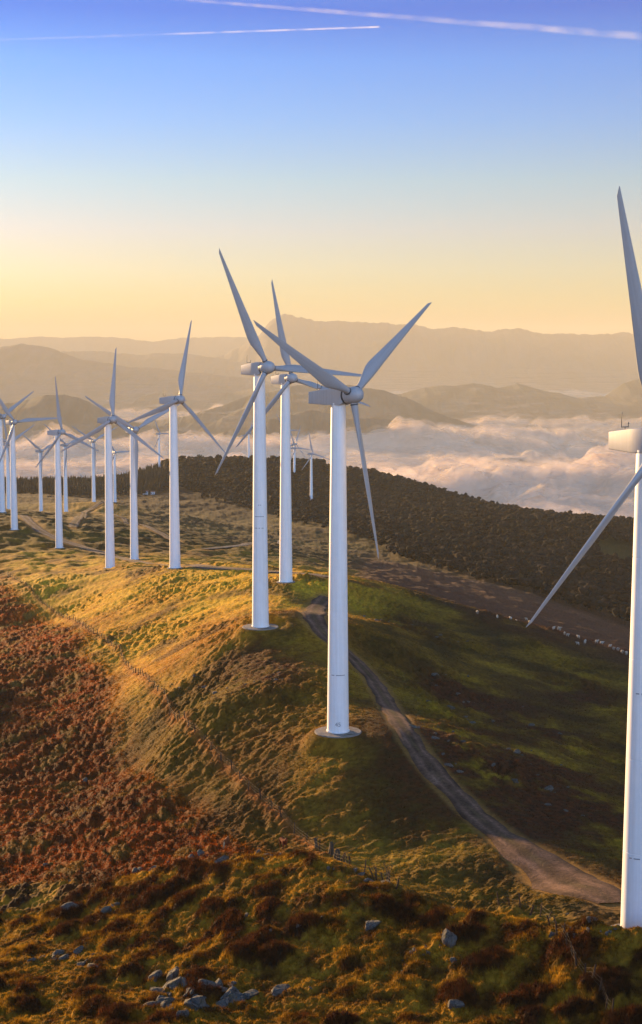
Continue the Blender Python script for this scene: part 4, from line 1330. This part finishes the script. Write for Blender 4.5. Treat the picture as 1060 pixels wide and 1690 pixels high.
def ridge(name, pts, d, depth, seed, rough=1.0, floor=-620, tint=(0.06, 0.055, 0.045), slant=0.0):
    """a hill range whose skyline passes through the pixels pts at distance d; a real heightfield with spurs"""
    P = np.array(pts, float)
    xs = np.array([ray(p[0], p[1])[0] * d for p in P]); zs = np.array([ray(p[0], p[1])[1] * d for p in P])
    n = 900
    x = np.linspace(xs[0], xs[-1], n)
    crest = np.interp(x, xs, zs)
    k = np.ones(5) / 5.0
    crest = np.convolve(np.pad(crest, 2, mode='edge'), k, mode='valid')
    crest = crest + rough * (d * 0.0009) * fbm(x / (d * 0.02), x * 0, 7, seed, 0.58)
    m = 90
    t = np.linspace(-1, 1, m)
    X = np.broadcast_to(x[None], (m, n)).copy()
    T = np.broadcast_to(t[:, None], (m, n))
    Y = d + T * depth + slant * (X - X.mean())
    prof = np.maximum(0, 1 - np.abs(T) ** 1.15)
    spur = fbm(X / (d * 0.035), Y / (d * 0.06), 4, seed + 7)
    hgt = (crest[None] - floor) + 0 * T
    Z = floor + hgt * (prof * (1 + 0.30 * spur * np.abs(T) * (1 - np.abs(T)) * 3.0))
    Z = np.minimum(Z, floor + hgt * np.maximum(prof, 0) ** 0.0 * (1 - 0.55 * np.abs(T)))
    me = mesh_from(name, np.stack([X, Y, Z], -1).reshape(-1, 3), grid_quads(m, n))
    nn = fbm(X / (d * 0.012), Y / (d * 0.02), 3, seed + 3).ravel()[:, None]
    set_color(me, np.array([tint]) * (1 + 0.5 * nn))
    return tag(link(name, me, M_mount), kind='structure')

ridge('hills', [(-320, 690), (-150, 672), (0, 668), (40, 660), (80, 651), (105, 649), (130, 655), (165, 675), (200, 690), (260, 705), (330, 716), (420, 735)], 8000, 1100, 301)
ridge('hills', [(300, 735), (370, 712), (430, 697), (470, 684), (500, 678), (520, 676), (545, 682), (575, 690), (620, 690), (680, 695), (740, 714), (800, 730)], 6800, 800, 302)
ridge('hills', [(200, 700), (300, 688), (360, 670), (420, 650), (480, 637), (560, 634), (610, 638), (670, 655), (720, 680), (780, 700), (840, 715)], 9000, 1100, 303)
ridge('hills', [(560, 690), (640, 655), (690, 642), (740, 635), (785, 632), (820, 640), (855, 632), (900, 645), (960, 655), (1000, 654), (1030, 632), (1060, 625), (1200, 620), (1400, 650)], 11500, 1500, 304)
ridge('hills', [(-300, 700), (0, 690), (120, 680), (200, 660), (260, 648), (320, 655), (400, 645), (440, 632), (500, 650), (600, 690)], 12500, 1500, 305)
ridge('mountain_range', [(-500, 590), (-200, 580), (-60, 578), (0, 572), (38, 566), (80, 572), (130, 592), (200, 602), (300, 612), (420, 625), (600, 660)], 15000, 2200, 306, tint=(0.060, 0.043, 0.050))
ridge('mountain_range', [(-200, 610), (60, 590), (100, 580), (160, 578), (230, 585), (300, 582), (360, 590), (420, 600), (500, 640)], 18500, 2200, 307, tint=(0.060, 0.043, 0.050))
ridge('mountain_range', [(200, 640), (330, 600), (400, 572), (425, 556), (440, 536), (447, 529), (453, 522), (459, 520.5), (464, 517.5), (470, 516.5), (477, 519.5), (484, 520), (491, 523), (498, 522), (507, 527), (520, 529), (560, 527), (610, 533), (640, 531), (655, 534), (680, 533), (715, 541), (760, 541),
                         (800, 545), (850, 543), (900, 548), (965, 553), (1010, 548), (1040, 549), (1150, 545), (1400, 560)], 20000, 2500, 308, 1.8, tint=(0.060, 0.043, 0.050))
ridge('mountain_range', [(-600, 560), (-300, 562), (0, 558), (60, 556), (130, 555), (190, 556), (250, 563), (300, 557), (360, 555), (400, 556), (500, 565), (700, 580)], 25500, 2200, 309, 0.8, tint=(0.060, 0.043, 0.050))

# ------------------------------------------------------------------ contrails
def contrail(p0, p1, alt_d0, r0, r1, label, seed, dens, sag=0.0):
    m, nn, l, out = mat('contrail')
    tc = nn.new('ShaderNodeTexCoord')
    t = noise_node(nn, l, 1.0, 6, None, 0.65)
    mp = nn.new('ShaderNodeMapping'); mp.inputs['Scale'].default_value = (0.0012, 0.0024, 0.0024)
    l.new(tc.outputs['Object'], mp.inputs[0]); l.new(mp.outputs[0], t.inputs['Vector'])
    at_ = nn.new('ShaderNodeVertexColor'); at_.layer_name = 'Col'
    r_ = ramp_node(nn, l, t.outputs['Fac'], [(0.36, (0, 0, 0)), (0.72, (1, 1, 1))])
    lw = nn.new('ShaderNodeLayerWeight'); lw.inputs[0].default_value = 0.5
    inv = nn.new('ShaderNodeMath'); inv.operation = 'SUBTRACT'; inv.inputs[0].default_value = 1.0; l.new(lw.outputs['Facing'], inv.inputs[1])
    mu = nn.new('ShaderNodeMath'); mu.operation = 'MULTIPLY'; l.new(r_.outputs[0], mu.inputs[0]); l.new(at_.outputs[0], mu.inputs[1])
    mu2 = nn.new('ShaderNodeMath'); mu2.operation = 'MULTIPLY'; l.new(mu.outputs[0], mu2.inputs[0]); l.new(inv.outputs[0], mu2.inputs[1])
    df = nn.new('ShaderNodeBsdfDiffuse'); df.inputs[0].default_value = (0.9, 0.9, 0.9, 1)
    tl = nn.new('ShaderNodeBsdfTranslucent'); tl.inputs[0].default_value = (0.9, 0.9, 0.9, 1)
    ad = nn.new('ShaderNodeMixShader'); l.new(df.outputs[0], ad.inputs[1]); l.new(tl.outputs[0], ad.inputs[2])
    tp = nn.new('ShaderNodeBsdfTransparent')
    mx = nn.new('ShaderNodeMixShader'); l.new(mu2.outputs[0], mx.inputs[0]); l.new(tp.outputs[0], mx.inputs[1]); l.new(ad.outputs[0], mx.inputs[2])
    l.new(mx.outputs[0], out.inputs[0])
    a = np.array(at(*p0, alt_d0[0])); b = np.array(at(*p1, alt_d0[1]))
    n, k = 220, 14
    s = np.linspace(0, 1, n)[:, None]
    ctr = a + (b - a) * s
    ctr[:, 2] += sag * np.sin(s[:, 0] * math.pi)
    jit = fbm(s[:, 0] * 60, s[:, 0] * 0, 4, seed)
    rad = (r0 + (r1 - r0) * s[:, 0]) * (1 + 0.12 * jit)
    dirv = (b - a) / np.linalg.norm(b - a)
    e1 = np.cross(dirv, [0, 0, 1]); e1 /= np.linalg.norm(e1); e2 = np.cross(e1, dirv)
    ang = np.linspace(0, 2 * math.pi, k, endpoint=False)
    ring = np.cos(ang)[:, None] * e1 + np.sin(ang)[:, None] * e2
    V = ctr[:, None] + ring[None] * rad[:, None, None]
    q = []
    i = np.arange(n - 1)[:, None] * k + np.arange(k)[None]
    j = np.arange(n - 1)[:, None] * k + (np.arange(k)[None] + 1) % k
    q = np.stack([i, j, j + k, i + k], -1).reshape(-1, 4)
    org = a
    me = mesh_from('contrail', (V - org).reshape(-1, 3), q)
    dd = np.interp(np.linspace(0, 1, n), *dens)
    set_color(me, np.repeat(dd, k)[:, None] * np.ones((1, 3)))
    o = link('contrail', me, m); o.location = org
    tag(o, label, 'contrail')
contrail((240, -6), (1140, 66), (45000, 40000), 40, 130, 'broad ragged contrail crossing the top right of the sky', 401, ([0, 0.1, 0.3, 1], [0.04, 0.13, 0.20, 0.18]))
contrail((-80, 68), (628, 44), (46000, 46000), 42, 34, 'thin straight contrail fading out to the left below the broad one', 402, ([0, 0.15, 0.5, 0.93, 0.995, 1], [0.02, 0.05, 0.11, 0.3, 0.45, 0]))

# ------------------------------------------------------------------ haze: one even volume round everything but the sky
HAZE_DENSITY = 1 / 19000.0
bm = bmesh.new(); bmesh.ops.create_cube(bm, size=1)
for v in bm.verts:
    v.co = ((v.co.x + 0.5) * 40000 - 25000, (v.co.y + 0.5) * 42000 - 6000, (v.co.z + 0.5) * (640 + 760) - 760)
hz = link('haze', bm_mesh('haze', bm, False))
m, n_, l_, out_ = mat('haze')
pv = n_.new('ShaderNodeVolumePrincipled')
pv.inputs['Color'].default_value = (0.87, 0.77, 0.52, 1)
pv.inputs['Density'].default_value = HAZE_DENSITY
pv.inputs['Anisotropy'].default_value = -0.2
l_.new(pv.outputs[0], out_.inputs['Volume'])
hz.data.materials.append(m)
tag(hz, kind='stuff', label='thin golden haze over the whole landscape', cat='haze')
